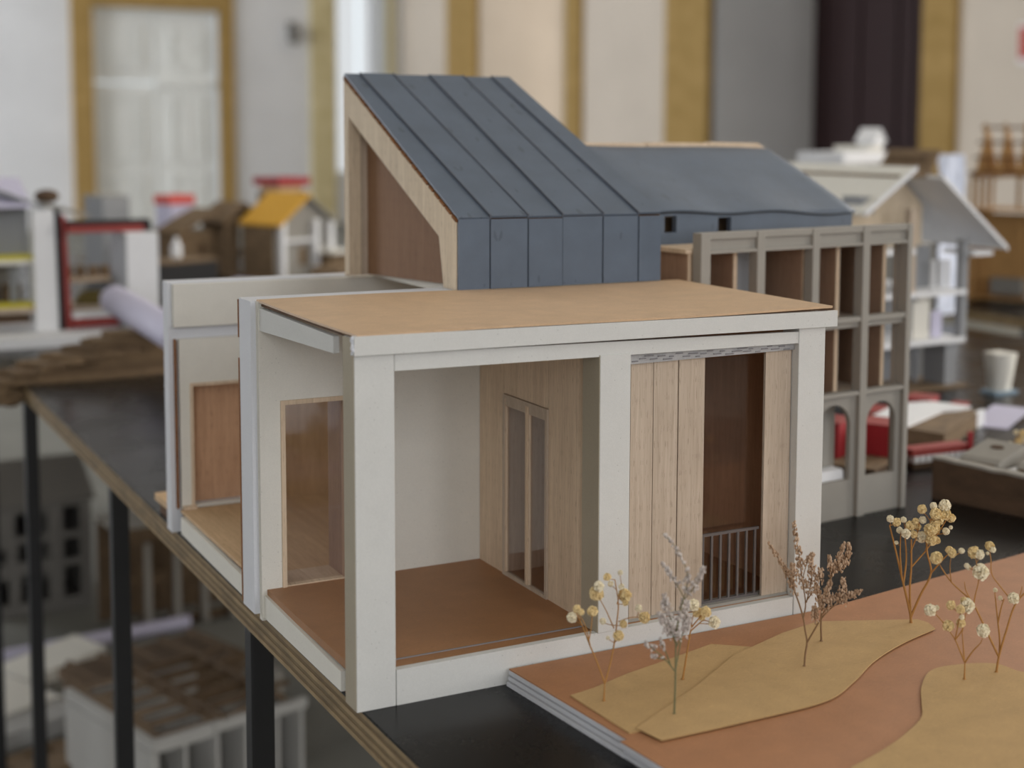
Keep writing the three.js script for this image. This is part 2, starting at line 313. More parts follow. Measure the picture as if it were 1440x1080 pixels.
// ---------------------------------------------------------------- the house model in the middle
{
  const h = thing('house_model', 'white card house model with tan flat roof and tall slate sloped roof', 'model');
  const D = 0.2029, HB = 0.2285, TOP = 0.2427, PL = 0.0236;
  // porch frame
  part(h, 'corner_post', rb(0.0005, 0.0272, 0, 0.2405, -0.0195, 0), M.card);
  part(h, 'post_side', bx(0, 0.0005, 0.001, 0.2405, -0.0193, -0.0004), M.cardSide, 'thin grey brown facing sheet');
  part(h, 'post_side', bx(0.1765, 0.177, PL, 0.2185, -0.0238, -0.0004), M.cardSide, 'thin grey brown facing sheet');
  part(h, 'middle_post', rb(0.177, 0.2012, PL, 0.2185, -0.024, 0), M.card);
  part(h, 'end_post', rb(0.345, 0.3692, 0, HB, -0.02, 0), M.card);
  part(h, 'fascia', prism([[-0.0006, 0.2305], [0.3775, 0.2272], [0.3775, 0.2390], [-0.0006, 0.2428]], 0.0002, 0.0034, 'z'), M.card);
  { // ragged foam at the cut end of the fascia
    const g = []; for (let i = 0; i < 9; i++) g.push(new THREE.IcosahedronGeometry(rr(0.0008, 0.0016), 1).scale(1, 1.2, 0.8).translate(-0.0006 + rr(-0.0008, 0.0004), 0.2318 + i * 0.0012, rr(0.0004, 0.0024)));
    part(h, 'torn_foam', merge(g), M.foam, 'torn white foam');
  }
  part(h, 'front_beam', prism([[0.0277, 0.2186], [0.345, 0.2160], [0.345, 0.2245], [0.0277, 0.2298]], -0.0045, -0.0008, 'z'), M.card);
  part(h, 'plinth', prism([[0.0278, 0], [0.3445, 0], [0.3445, 0.0246], [0.0278, PL]], -0.006, -0.0004, 'z'), M.card);
  part(h, 'porch_floor', bx(0.0046, 0.1815, 0.018, PL, -D, -0.0195), M.brown, 'brown card floor');
  part(h, 'threshold_strip', bx(0.0277, 0.1766, 0.018, PL - 0.0004, -0.0188, -0.006), M.brown);
  part(h, 'glue_line', bx(0.029, 0.176, PL - 0.0006, PL + 0.0003, -0.0197, -0.0186), M.grime);
  part(h, 'side_floor_edge', prism([[-0.2075, 0.0018], [-0.0345, 0.0022], [-0.0345, 0.0158], [-0.2075, 0.0196]], 0.0022, 0.0062, 'x'), M.cream);
  part(h, 'side_floor_edge', bx(0.0062, 0.012, 0.0, 0.018, -0.2029, -0.03), M.underlay);
  part(h, 'side_beam', prism([[-0.2195, 0.2205], [-0.041, 0.2262], [-0.041, 0.2372], [-0.2195, 0.238]], 0.0015, 0.0055, 'x'), M.card);
  // flat roof: an underlay with a raw edge, then the tan sheet
  part(h, 'roof_underlay', bx(0.003, 0.371, 0.2393, 0.2408, -0.2085, -0.0005), M.underlay, 'raw brown card edge');
  {
    const g = new THREE.BoxGeometry(0.3715, 0.0016, 0.213, 24, 1, 16), p = g.attributes.position;
    for (let i = 0; i < p.count; i++) { const x = p.getX(i) / 0.3715 + 0.5, z = p.getZ(i) / 0.213 + 0.5; p.setY(i, p.getY(i) - 0.0012 * x - 0.0007 * Math.sin(z * 3.1) * (1 - x) + 0.0005 * Math.sin(x * 7)); }
    g.translate(0.1872, 0.2428, -0.1035); g.computeVertexNormals(); part(h, 'roof_sheet', uvm(g), M.tan, 'tan card sheet');
  }
  // cross wall behind the porch: card face with a doorway, white foam core, raw brown back
  const opening = [[0.019, 0.0236], [0.068, 0.0236], [0.068, 0.1645], [0.019, 0.1645]];
  part(h, 'cross_wall_face', prism([[0.0005, 0.0], [0.3685, 0.0], [0.3685, 0.2405], [0.0005, 0.2425]], -D - 0.006, -D, 'z', [opening]), M.cream);
  part(h, 'cross_wall_core', prism([[-0.0035, 0.004], [0.1625, 0.004], [0.1625, 0.2425], [-0.0035, 0.2425]], -D - 0.036, -D - 0.006, 'z', [opening]), M.foam, 'white foam core');
  part(h, 'cross_wall_back', mergeGeometries([bx(-0.004, 0.0035, 0.006, 0.196, -D - 0.0382, -D - 0.036), bx(-0.004, 0.0035, 0.212, 0.241, -D - 0.0382, -D - 0.036), bx(0.0035, 0.019, 0.006, 0.241, -D - 0.038, -D - 0.036), bx(0.068, 0.16, 0.006, 0.241, -D - 0.038, -D - 0.036)]), M.rawEdge);
  for (const [a, b, c, d] of [[0.0165, 0.0198, PL, 0.1672], [0.0672, 0.0705, PL, 0.1672], [0.0198, 0.0672, 0.1638, 0.1672]]) part(h, 'door_trim', bx(a, b, c, d, -D - 0.001, -D + 0.0016), M.balsaPale);
  part(h, 'door_pane', bx(0.0202, 0.0655, 0.025, 0.1635, -D - 0.0055, -D - 0.0045), M.glass, 'clear acrylic pane');
  part(h, 'door_jamb', bx(0.066, 0.068, 0.0245, 0.1645, -D - 0.036, -D - 0.001), M.umber, 'brown timber jamb');
  part(h, 'door_sill', bx(0.019, 0.068, 0.0215, 0.0245, -D - 0.037, -D), M.balsaPale);
  // back room: floor, partition, far wall with parapet
  part(h, 'room_floor', bx(0.006, 0.36, 0.0205, 0.0235, -0.4705, -D - 0.0385), M.pale, 'pale timber floor');
  part(h, 'room_floor_edge', prism([[-0.4585, 0.004], [-0.243, 0.002], [-0.243, 0.0175], [-0.4585, 0.0195]], 0.003, 0.0075, 'x'), M.cream);
  part(h, 'room_floor_core', bx(0.0075, 0.3, 0.002, 0.0205, -0.47, -0.25), M.underlay);
  part(h, 'room_partition', bx(0.2, 0.206, 0.0236, 0.19, -0.4695, -0.30), M.balsa);
  const Z2 = -0.4718;
  part(h, 'far_wall_core', prism([[-0.0005, 0.001], [0.356, 0.001], [0.356, 0.2315], [-0.0005, 0.2315]], Z2 - 0.024, Z2 - 0.006, 'z', [[[0.019, 0.0236], [0.10, 0.0236], [0.10, 0.1365], [0.019, 0.1365]]]), M.foam, 'white foam core');
  part(h, 'far_wall_face', prism([[0.0075, 0.0236], [0.356, 0.0236], [0.356, 0.1796], [0.0075, 0.1796]], Z2 - 0.006, Z2, 'z', [[[0.019, 0.0262], [0.098, 0.0262], [0.098, 0.1365], [0.019, 0.1365]]]), M.cream);
  part(h, 'far_wall_lining', bx(0.0038, 0.0052, 0.0236, 0.1796, Z2 - 0.006, Z2 - 0.0005), M.rawEdge);
  part(h, 'far_parapet', bx(0.003, 0.356, 0.1912, 0.2297, Z2 - 0.006, Z2 + 0.002), M.cream);
  for (const [a, b, c, d] of [[0.0165, 0.0192, 0.0262, 0.139], [0.0977, 0.1, 0.0262, 0.139], [0.0192, 0.0977, 0.1362, 0.139]]) part(h, 'door_trim', bx(a, b, c, d, Z2 - 0.002, Z2 + 0.0016), M.balsaPale);
  part(h, 'room_lining', bx(0.102, 0.199, 0.0236, 0.1796, -0.4716, -0.4698), M.pale, 'tan timber lining');
  part(h, 'room_door', bx(0.0192, 0.098, 0.0245, 0.1363, Z2 - 0.022, Z2 - 0.018), M.salmon, 'reddish timber door panel');
  part(h, 'room_door_sill', bx(0.008, 0.02, 0.0236, 0.0262, Z2, Z2 + 0.007), M.balsaPale);
  part(h, 'back_step', prism([[0.006, Z2 - 0.025], [0.30, Z2 - 0.025], [0.30, -0.565], [0.004, -0.565]], 0.012, 0.0185, 'y'), M.pale, 'pale timber step');
  part(h, 'back_step_core', bx(0.008, 0.29, 0.0, 0.012, -0.56, Z2 - 0.025), M.underlay);
  // timber lined inner wall of the porch with a glazed double door
  const WX = 0.181;
  for (const [z0, z1, y0, y1] of [[-0.2025, -0.1575, PL, 0.2185], [-0.1575, -0.1355, 0.1672, 0.2185], [-0.1355, -0.0835, 0.1672, 0.2185], [-0.0832, -0.0245, PL, 0.2185]]) part(h, 'wall_plank', bx(WX, WX + 0.0025, y0, y1, z0 + 0.0002, z1 - 0.0002), M.balsaPale);
  const gd = part(h, 'glazed_door', mergeGeometries([bx(WX - 0.0016, WX + 0.002, 0.0236, 0.1668, -0.1572, -0.1542), bx(WX - 0.0016, WX + 0.002, 0.0236, 0.1668, -0.0862, -0.0832), bx(WX - 0.0016, WX + 0.002, 0.1638, 0.1668, -0.1542, -0.0862), bx(WX - 0.0016, WX + 0.002, 0.0236, 0.0262, -0.1542, -0.0862)]), M.balsa);
  part(gd, 'mullion', bx(WX - 0.0018, WX + 0.0016, 0.0262, 0.1638, -0.1178, -0.1148), M.balsaPale);
  for (const [a, b] of [[-0.1542, -0.1178], [-0.1148, -0.0862]]) {
    part(gd, 'pane', bx(WX + 0.0004, WX + 0.001, 0.0262, 0.1638, a, b), M.glass);
    part(gd, 'stile', bx(WX - 0.001, WX + 0.0014, 0.0262, 0.1638, a, a + 0.0016), M.balsaPale);
    part(gd, 'top_rail', bx(WX - 0.001, WX + 0.0014, 0.158, 0.1638, a + 0.0016, b), M.balsa);
  }
  part(h, 'ceiling_card', bx(0.028, 0.3445, 0.2315, 0.2345, -D, -0.006), M.tan);
  // the screened bay
  for (const [a, b] of [[0.2062, 0.2243], [0.2249, 0.2449], [0.2459, 0.2677], [0.3212, 0.3444]]) part(h, 'screen_plank', prism([[a, 0.0262], [b, 0.0262], [b, 0.2135], [a, 0.214]], -0.0105, -0.008, 'z'), M.balsa);
  part(h, 'curtain_track', prism([[0.2012, 0.2096], [0.3448, 0.2108], [0.3448, 0.2185], [0.2012, 0.2185]], -0.0078, -0.0052, 'z'), M.track, 'scuffed grey metal track');
  for (let i = 0; i < 26; i++) { const x = 0.205 + i * 0.0052 + rr(-0.001, 0.001); part(h, 'track_scuff', bx(x, x + rr(0.003, 0.009), 0.2112 + (i * 7 % 5) * 0.0008, 0.2119 + (i * 7 % 5) * 0.0008, -0.0052, -0.0048 + rr(0, 0.0004)), M.grime); }
  part(h, 'bay_pane', bx(0.262, 0.33, 0.0262, 0.2065, -0.0205, -0.0197), M.glass, 'clear acrylic pane');
  part(h, 'bay_floor', bx(0.184, 0.3685, 0.018, 0.0246, -D, -0.006), M.brown);
  part(h, 'bay_sill', bx(0.2012, 0.3445, 0.0246, 0.0268, -0.02, -0.0075), M.greyCard);
  part(h, 'bay_side_wall', bx(0.352, 0.3555, 0.0246, 0.2315, -D, -0.021), M.salmon);
  part(h, 'bay_back_wall', bx(0.1836, 0.352, 0.0246, 0.2315, -0.16, -0.157), M.balsa);
  const rail = part(h, 'railing', bx(0.268, 0.3205, 0.0768, 0.0788, -0.0138, -0.0118), M.acrylic, 'translucent grey acrylic railing');
  for (let i = 0; i < 7; i++) part(rail, 'baluster', bx(0.2705 + i * 0.0077, 0.2722 + i * 0.0077, 0.0268, 0.0768, -0.0136, -0.012), M.acrylic);
  part(rail, 'bottom_rail', bx(0.268, 0.3205, 0.0268, 0.0286, -0.0138, -0.0118), M.acrylic);
  // tall sloped roof with slate panels
  const EZ = -0.2089, RZ = -0.4689, EY = 0.3005, RY = 0.4215;
  const eave = [0.1656, 0.1930, 0.2270, 0.2590, 0.2973, 0.3318, 0.3540], ridge = [0.1655, 0.1802, 0.2138, 0.2504, 0.2864, 0.3171, 0.3370];
  const roofAt = (k, f) => V(eave[k] + (ridge[k] - eave[k]) * f, EY + (RY - EY) * f, EZ + (RZ - EZ) * f);
  const nrm = V(0, -(RZ - EZ), RY - EY).normalize();
  function slab(q, t) { // four corners lowered by t along the roof normal
    const a = q.map((p) => p.clone()), b = q.map((p) => p.clone().addScaledVector(nrm, -t)), out = [], f = (...i) => i.forEach((p) => out.push(p.x, p.y, p.z));
    f(a[0], a[1], a[2]); f(a[0], a[2], a[3]); f(b[0], b[2], b[1]); f(b[0], b[3], b[2]);
    for (let i = 0; i < 4; i++) { const j = (i + 1) % 4; f(a[i], b[i], b[j]); f(a[i], b[j], a[j]); }
    const g = new THREE.BufferGeometry(); g.setAttribute('position', new THREE.Float32BufferAttribute(out, 3)); g.computeVertexNormals(); return uvm(g);
  }
  for (let k = 0; k < 6; k++) {
    const e0 = k ? 0.0011 : 0, e1 = k < 5 ? 0.0004 : 0, lift = nrm.clone().multiplyScalar(0.0009 * (k % 2) + 0.0004);
    const q = [roofAt(k, 0), roofAt(k + 1, 0), roofAt(k + 1, 1), roofAt(k, 1)]; q[0].x += e0; q[3].x += e0; q[1].x -= e1; q[2].x -= e1; q.forEach((p) => p.add(lift));
    part(h, 'roof_panel', slab(q, 0.0018), M.slate);
    if (k < 5) { // the upturned seam between two panels
      const s = [roofAt(k + 1, 0), roofAt(k + 1, 0), roofAt(k + 1, 1), roofAt(k + 1, 1)]; s[1].x += 0.0011; s[2].x += 0.0011; s.forEach((p) => p.addScaledVector(nrm, 0.0021));
      part(h, 'roof_seam', slab(s, 0.0042), M.seam);
    }
    const x0 = eave[k] + (k ? 0.0006 : 0), x1 = eave[k + 1] - (k < 5 ? 0.0003 : 0);
    part(h, 'front_panel', bx(x0, x1, TOP + 0.0002, EY - 0.001 - 0.0005 * (k % 3), EZ - 0.003, EZ + 0.0006 * ((k * 7) % 3) * 0.8), M.slate);
  }
  part(h, 'roof_deck', slab([roofAt(0, 0), roofAt(6, 0), roofAt(6, 1), roofAt(0, 1)].map((p) => p.clone().addScaledVector(nrm, -0.0018)), 0.004), M.underlay);
  part(h, 'front_backing', bx(0.166, 0.353, TOP, 0.297, EZ - 0.0055, EZ - 0.003), M.underlay);
  part(h, 'gable_frame', prism([[EZ - 0.003, 0.2427], [EZ - 0.003, 0.2975], [RZ + 0.002, 0.4145], [RZ, 0.233], [RZ + 0.0115, 0.233], [RZ + 0.0115, 0.3815], [-0.2467, 0.2838], [-0.2372, 0.2427]], 0.1648, 0.1765, 'x'), M.basswood, 'pale timber gable frame');
  for (let i = 0; i < 22; i++) { const f0 = i / 22 + 0.004, f1 = (i + 1) / 22 - rr(0.002, 0.012), a = roofAt(0, f0), b = roofAt(0, f1); a.x = b.x = 0.1645 - rr(0, 0.0006); const c = b.clone(), d = a.clone(); c.x = d.x = 0.1668; [a, b, c, d].forEach((p) => p.addScaledVector(nrm, -0.0022)); part(h, 'raw_verge', slab([a, d, c, b], 0.0022), M.rawEdge); }
  part(h, 'attic_panel', prism([[-0.2372, 0.2427], [-0.2467, 0.283], [RZ + 0.0115, 0.381], [RZ + 0.0115, 0.2335]], 0.1825, 0.185, 'x'), M.recessBrown, 'brown timber panel');
  part(h, 'attic_jamb', bx(0.1768, 0.1825, 0.233, 0.385, RZ + 0.0115, RZ + 0.0135), M.balsa);
  part(h, 'attic_back_wall', bx(0.1656, 0.339, 0.2316, 0.4155, RZ - 0.0025, RZ), M.balsaPale);
  part(h, 'attic_side_wall', prism([[EZ - 0.0056, 0.2427], [EZ - 0.0056, 0.295], [RZ + 0.001, 0.411], [RZ + 0.001, 0.2316]], 0.333, 0.3355, 'x'), M.balsa);
  part(h, 'attic_floor', bx(0.186, 0.352, 0.2325, 0.2425, -0.4655, -D - 0.0095), M.cream);
}

// ---------------------------------------------------------------- landscape boards in front, with kraft paper patches
const BT = 0.0115;
{
  const b = thing('landscape_board', 'terracotta card landscape board on layered grey foam in front of the house model', 'board');
  // the near half of each layer sticks out a little further than the far half
  const layer = (dx, dn) => [[0.1063 + dx, 0.0025], [0.372, 0.0012], [0.66, -0.044], [0.66, 0.40], [0.134 + dn, 0.40], [0.1145 + dn, 0.1396], [0.1171 + dx, 0.1396]];
  part(b, 'foam_layer', prism(layer(-0.0012, 0.0018), 0.0002, 0.0030, 'y'), M.foamGrey);
  part(b, 'card_layer', prism(layer(0.0030, 0.0052), 0.0030, 0.0040, 'y'), M.terracotta);
  part(b, 'foam_layer', prism(layer(0, 0.0008), 0.0040, 0.0067, 'y'), M.foamGrey);
  part(b, 'card_layer', prism(layer(0.0042, 0.0042), 0.0067, 0.0078, 'y'), M.terracotta);
  part(b, 'foam_layer', prism(layer(0.0004, -0.0018), 0.0078, 0.0107, 'y'), M.foamGrey);
  part(b, 'top_card', prism(layer(0.0008, -0.0014), 0.0107, BT, 'y'), M.terracotta);
  part(b, 'paper_patch', prism([[0.1203, 0.0643], [0.139, 0.0605], [0.1705, 0.049], [0.21, 0.039], [0.2529, 0.0272], [0.28, 0.05], [0.24, 0.1], [0.19, 0.134], [0.1231, 0.1333]], BT, BT + 0.0008, 'y'), M.paper);
}
{
  const p = thing('paper_sheet', 'long kraft paper sheet with a wavy edge with a flowing outline on the terracotta board', 'paper');
  const c = new THREE.CatmullRomCurve3([[0.1334, 0.1529], [0.1945, 0.1532], [0.2601, 0.1496], [0.2937, 0.133], [0.3318, 0.1088], [0.3727, 0.0907], [0.4135, 0.0785]].map(([x, z]) => V(x, 0, z)));
  const edge = c.getPoints(40).map((q) => [q.x, q.z]);
  part(p, 'sheet', prism([...edge, [0.418, 0.066], [0.416, 0.0567], [0.3478, 0.026], [0.31, 0.034], [0.2529, 0.055], [0.2, 0.09], [0.1295, 0.1307]], BT + 0.0009, BT + 0.0017, 'y'), M.paper);
}
{
  const p = thing('paper_sheet', 'round edged kraft paper patch under the fine cream flowered sprigs', 'paper');
  const c = new THREE.CatmullRomCurve3([[0.2078, 0.2351], [0.2399, 0.2248], [0.2701, 0.2118], [0.295, 0.197], [0.3085, 0.1819], [0.329, 0.1588], [0.3551, 0.1394], [0.3744, 0.1391], [0.402, 0.1507], [0.4073, 0.1716], [0.45, 0.19]].map(([x, z]) => V(x, 0, z)));
  part(p, 'sheet', prism([...c.getPoints(50).map((q) => [q.x, q.z]), [0.45, 0.38], [0.19, 0.38]], BT + 0.0002, BT + 0.0010, 'y'), M.paper);
}

// ---------------------------------------------------------------- dried flower sprigs
const SR = V(0.8737, 0, 0.4864), SF = V(-0.4864, 0, 0.8737);   // across and towards
function petalBall(r, n) {
  const g = [];
  for (let i = 0; i < n; i++) {
    const y = 1 - 2 * (i + 0.5) / n, a = i * 2.39996, q = Math.sqrt(1 - y * y);
    const d = V(q * Math.cos(a), y, q * Math.sin(a)), s = r * rr(0.25, 0.4);
    const c = new THREE.CircleGeometry(s, 5), p = c.attributes.position;
    for (let k = 0; k < p.count; k++) p.setZ(k, 0.7 * (p.getX(k) ** 2 + p.getY(k) ** 2) / s * (k ? rr(0.6, 1.3) : 1));
    const m = new THREE.Matrix4().lookAt(V(), d.clone().add(V(rr(-0.5, 0.5), rr(-0.5, 0.5), rr(-0.5, 0.5))).negate(), V(0.1, 1, 0.2)); c.applyMatrix4(m);
    c.translate(d.x * r * 0.66, d.y * r * 0.66, d.z * r * 0.66); g.push(c);
  }
  g.push(new THREE.IcosahedronGeometry(r * 0.55, 1));
  const out = merge(g); out.computeVertexNormals(); return out;
}
const BALLS = [petalBall(1, 60), petalBall(1, 68), petalBall(1, 76)];
function sprig(name, label, base, px, branches, mats, o = {}) {
  const t = thing(name, label, 'dried flower', base, 0, o.group);
  const P = ([a, b, c = 0]) => SR.clone().multiplyScalar(a * px).addScaledVector(SF, c * px).add(V(0, b * px, 0));
  // give every branch a small bow in depth so the sprig is round
  const lines = branches.map((br, i) => { const lean = br[0][0] === 0 && br[0][1] < 12 ? 0 : ((i * 37) % 11 - 5) * 0.09; return br.map(([a, b, c], k) => [a, b, c ?? lean * (b - br[0][1])]); });
  // a branch that starts on another begins at that branch's depth
  lines.forEach((l, i) => { if (i) { let best = 1e9, dc = 0; for (let j = 0; j < i; j++) for (const q of lines[j]) { const d = Math.hypot(q[0] - l[0][0], q[1] - l[0][1]); if (d < best) { best = d; dc = q[2]; } } const s = dc - l[0][2]; for (const q of l) q[2] += s; } });
  const W = o.stem ?? 1.5, g = [];
  lines.forEach((l) => { const pts = new THREE.CatmullRomCurve3(l.map(P)).getPoints(l.length * 4), thick = W * (1 - 0.55 * Math.min(1, l[0][1] / 130)); g.push(tube(pts, thick * px, thick * 0.55 * px, 6)); });
  const nodes = lines.flatMap((l) => { const pts = new THREE.CatmullRomCurve3(l.map((q) => V(...q))).getPoints(12); return pts; });
  const balls = (o.blossoms ?? []).map(([a, b, r]) => {
    let best = null, bd = 1e9; for (const q of nodes) { const d = Math.hypot(q.x - a, q.y - b) + (q.y > b - 2 ? 25 : 0); if (d < bd) { bd = d; best = q; } }
    const c = best.z + ((Math.round(a * 13 + b * 7) % 9) - 4) * 1.8;
    g.push(tube([P([best.x, best.y, best.z]), P([(best.x + a) / 2 + 1, (best.y + b) / 2 - 1.5, (best.z + c) / 2]), P([a, b - r * 0.3, c])], 0.62 * px, 0.5 * px, 5));
    return [a, b, c, r];
  });
  g.push(new THREE.SphereGeometry(2.6 * px, 8, 6).scale(1, 0.5, 1));
  part(t, 'stem', merge(g), mats.stem);
  balls.forEach(([a, b, c, r], i) => { const m = part(t, 'blossom', BALLS[i % 3], r < 5 ? mats.petal2 ?? mats.petal : i % 3 ? mats.petal : mats.petal2 ?? mats.petal); m.position.copy(P([a, b, c])); m.scale.setScalar(r * px * 0.98); m.rotation.set(i, i * 2.1, i * 0.7); });
  if (o.buds) { // tiny dry buds crowded along the branch tips
    const bg = [], tips = [];
    for (const [i, from, count, spread, size] of o.buds) {
      const curve = new THREE.CatmullRomCurve3(lines[i].map((q) => V(...q)));
      for (let k = 0; k < count * 1.25; k++) {
        const f = from + (1 - from) * rnd(), q = curve.getPoint(f), tan = curve.getTangent(f), s = spread * (1.15 - 0.75 * (f - from) / (1 - from));
        const off = V(rr(-1, 1), rr(-0.6, 1), rr(-1, 1)).multiplyScalar(s), w = P([q.x + off.x, q.y + off.y, q.z + off.z]);
        const b = new THREE.OctahedronGeometry(size * 1.08 * px * rr(0.7, 1.25), 1).scale(0.72, 1.4, 0.72).rotateZ(rr(-0.7, 0.7) - tan.x * 0.5).rotateY(rnd() * 6).translate(w.x, w.y, w.z);
        (k % 5 < 2 ? tips : bg).push(b);
        if (k % 3 === 0) bg.push(tube([P([q.x, q.y, q.z]), w], 0.4 * px, 0.3 * px, 4));
      }
    }
    const bm = merge(bg); part(t, 'bud_cluster', bm, mats.bud, 'tiny papery buds', 'stuff'); part(t, 'bud_tips', merge(tips), mats.tip, 'tiny pale bud tips', 'stuff');
  }
  return t;
}
const PX = (depth) => depth / 2094, BY = BT + 0.0017;
const cream = { stem: M.stemOrange, petal: M.petal, petal2: M.petalPale };
sprig('dried_sprig', 'forked sprig of cream pompon flowers standing before the middle post', [0.1344, BT + 0.0008, 0.0826], PX(0.94),
  [[[0, 0], [1, 25]], [[1, 25], [-8, 50], [-20, 78], [-32, 108], [-42, 128]], [[-20, 78], [-27, 110], [-38, 132]], [[1, 25], [8, 48], [14, 75], [18, 105], [20, 128], [15, 160]], [[14, 95], [2, 122], [-9, 142]], [[20, 105], [38, 112], [54, 112]], [[-22, 84], [-19, 100], [-17, 120]], [[18, 128], [24, 150], [22, 172]]], cream,
  { blossoms: [[-46, 115, 8], [-39, 136, 6], [-11, 144, 11], [-8, 157, 8], [4, 166, 6], [22, 176, 4], [9, 153, 4.5], [24, 154, 4.5], [29, 139, 10], [48, 128, 5.5], [57, 112, 8.5], [-17, 123, 8], [-2, 106, 5], [20, 90, 8], [27, 104, 6], [5, 87, 3], [-33, 133, 5], [30, 130, 5]] });
sprig('dried_sprig', 'silvery grey statice sprig with a green stem before the timber screen', [0.1614, BY, 0.1229], PX(0.92),
  [[[0, 0], [1, 50], [1, 99], [3, 130], [8, 155], [12, 169]], [[12, 169], [16, 190], [15, 205], [5, 226], [-5, 243], [-20, 257]], [[12, 165], [24, 182], [33, 200], [38, 214]], [[11, 168], [-2, 190], [-10, 200], [-18, 212]], [[3, 115], [-8, 140], [-14, 158], [-16, 170]], [[2, 105], [-12, 128], [-24, 148]], [[4, 130], [10, 145], [12, 162]], [[1, 95], [12, 120], [20, 138]], [[1, 60], [-14, 82], [-30, 98], [-43, 110]], [[-14, 82], [-26, 84], [-34, 87]], [[-6, 70], [-14, 92], [-22, 110]], [[1, 62], [8, 95], [16, 125], [20, 150]], [[1, 100], [-6, 118], [-10, 130]]],
  { stem: M.stemGreen, bud: M.budGrey, tip: M.budTip }, { stem: 1.6, buds: [[1, 0.05, 74, 4.5, 1.75], [2, 0.15, 62, 6, 1.75], [3, 0.2, 46, 5, 1.75], [4, 0.1, 74, 9, 1.8], [5, 0.2, 70, 9, 1.8], [6, 0.1, 60, 8, 1.8], [7, 0.2, 60, 8, 1.7], [8, 0.65, 26, 5, 1.8], [9, 0.3, 16, 4, 1.7], [10, 0.6, 16, 4, 1.7], [11, 0.6, 36, 6, 1.7], [12, 0.1, 50, 8, 1.7]] });
sprig('dried_sprig', 'low sprig of five yellow pompon flowers tucked beside the grey statice', [0.1984, BT + 0.0012, 0.0751], PX(0.98),
  [[[0, 0], [5, 35], [10, 69], [13, 90]], [[10, 69], [20, 78], [28, 84], [38, 82]], [[11, 74], [22, 90], [28, 97]]], cream, { blossoms: [[13, 108, 9], [19, 96, 7.5], [30, 101, 8], [43, 83, 9], [26, 87, 5]] });
const brownM = { stem: M.stemBrown, bud: M.budBrown, tip: M.budTipBrown };
sprig('dried_sprig', 'brown statice sprig with wide spreading branches before the end post', [0.2828, BY, 0.0949], PX(1.0),
  [[[0, 0], [1, 18], [3, 34], [0, 52], [-3, 69], [-10, 92], [-18, 112], [-27, 132], [-38, 152], [-54, 177]], [[-3, 69], [0, 88], [-5, 123], [-11, 165], [-18, 203]], [[3, 34], [12, 54], [20, 71], [36, 92], [54, 105], [73, 117]], [[1, 91], [10, 123], [8, 155]], [[14, 62], [12, 74], [11, 88]], [[20, 71], [22, 99], [28, 132]], [[44, 100], [48, 114], [50, 130]], [[-5, 123], [2, 150], [10, 162]], [[-18, 112], [-20, 135], [-22, 152]], [[2, 95], [18, 118], [22, 138]], [[20, 75], [30, 94], [34, 108]]],
  brownM, { stem: 1.5, buds: [[0, 0.62, 120, 4.5, 1.6], [1, 0.45, 110, 5.5, 1.6], [2, 0.68, 90, 7, 1.6], [3, 0.2, 80, 8, 1.6], [4, 0.3, 40, 5, 1.5], [5, 0.3, 84, 7, 1.6], [6, 0, 60, 7, 1.6], [7, 0.4, 50, 5, 1.5], [8, 0.2, 50, 6, 1.6], [9, 0.2, 70, 7, 1.6], [10, 0.4, 36, 6, 1.5]] });
sprig('dried_sprig', 'brown statice sprig with a single upright stem behind the wide one', [0.3234, BY, 0.0613], PX(1.05),
  [[[0, 0], [-1, 33], [3, 65], [12, 93], [20, 114], [28, 140]], [[14, 97], [26, 108], [36, 114]], [[12, 93], [9, 110], [7, 127]], [[1, 40], [-4, 60], [-7, 76]], [[18, 110], [34, 124], [35, 140]]],
  brownM, { stem: 1.5, buds: [[0, 0.62, 90, 5, 1.7], [1, 0.2, 60, 5.5, 1.7], [2, 0.3, 40, 4.5, 1.7], [3, 0.3, 40, 6, 1.6], [4, 0.3, 56, 5, 1.7]] });
sprig('dried_sprig', 'dense tall bunch of yellow pompon flowers beside the white end post', [0.4064, BY, 0.0606], PX(1.09),
  [[[0, 0], [-2, 25], [-3, 52], [-2, 80], [-3, 120]], [[0, 8], [-12, 55], [-24, 102], [-34, 140]], [[-15, 65], [-20, 100], [-22, 130]], [[-2, 80], [8, 90], [19, 101], [28, 112], [40, 130]], [[0, 10], [12, 40], [26, 72], [20, 100], [18, 118]], [[19, 101], [22, 128], [20, 150]], [[28, 112], [44, 134], [52, 146]], [[-3, 100], [4, 122], [8, 145]], [[26, 72], [38, 92], [46, 104]], [[-12, 58], [-8, 90], [-10, 128]]], { ...cream },
  { stem: 1.9, blossoms: [[-35, 151, 5.5], [-24, 144, 6.5], [-13, 146, 4.5], [-16, 135, 7], [-4, 139, 7.5], [10, 164, 7], [26, 169, 5.5], [26, 161, 8.5], [34, 153, 7.5], [46, 165, 9], [47, 153, 8.5], [56, 146, 7], [12, 148, 5.5], [21, 137, 9.5], [34, 130, 8.5], [12, 122, 8.5], [24, 121, 8.5], [37, 114, 5.5], [48, 129, 5.5], [-1, 129, 5.5], [49, 107, 6], [55, 134, 3], [6, 137, 5.5], [28, 144, 7], [-22, 136, 5], [40, 141, 6], [2, 146, 5], [-10, 122, 3], [-26, 118, 3]] });
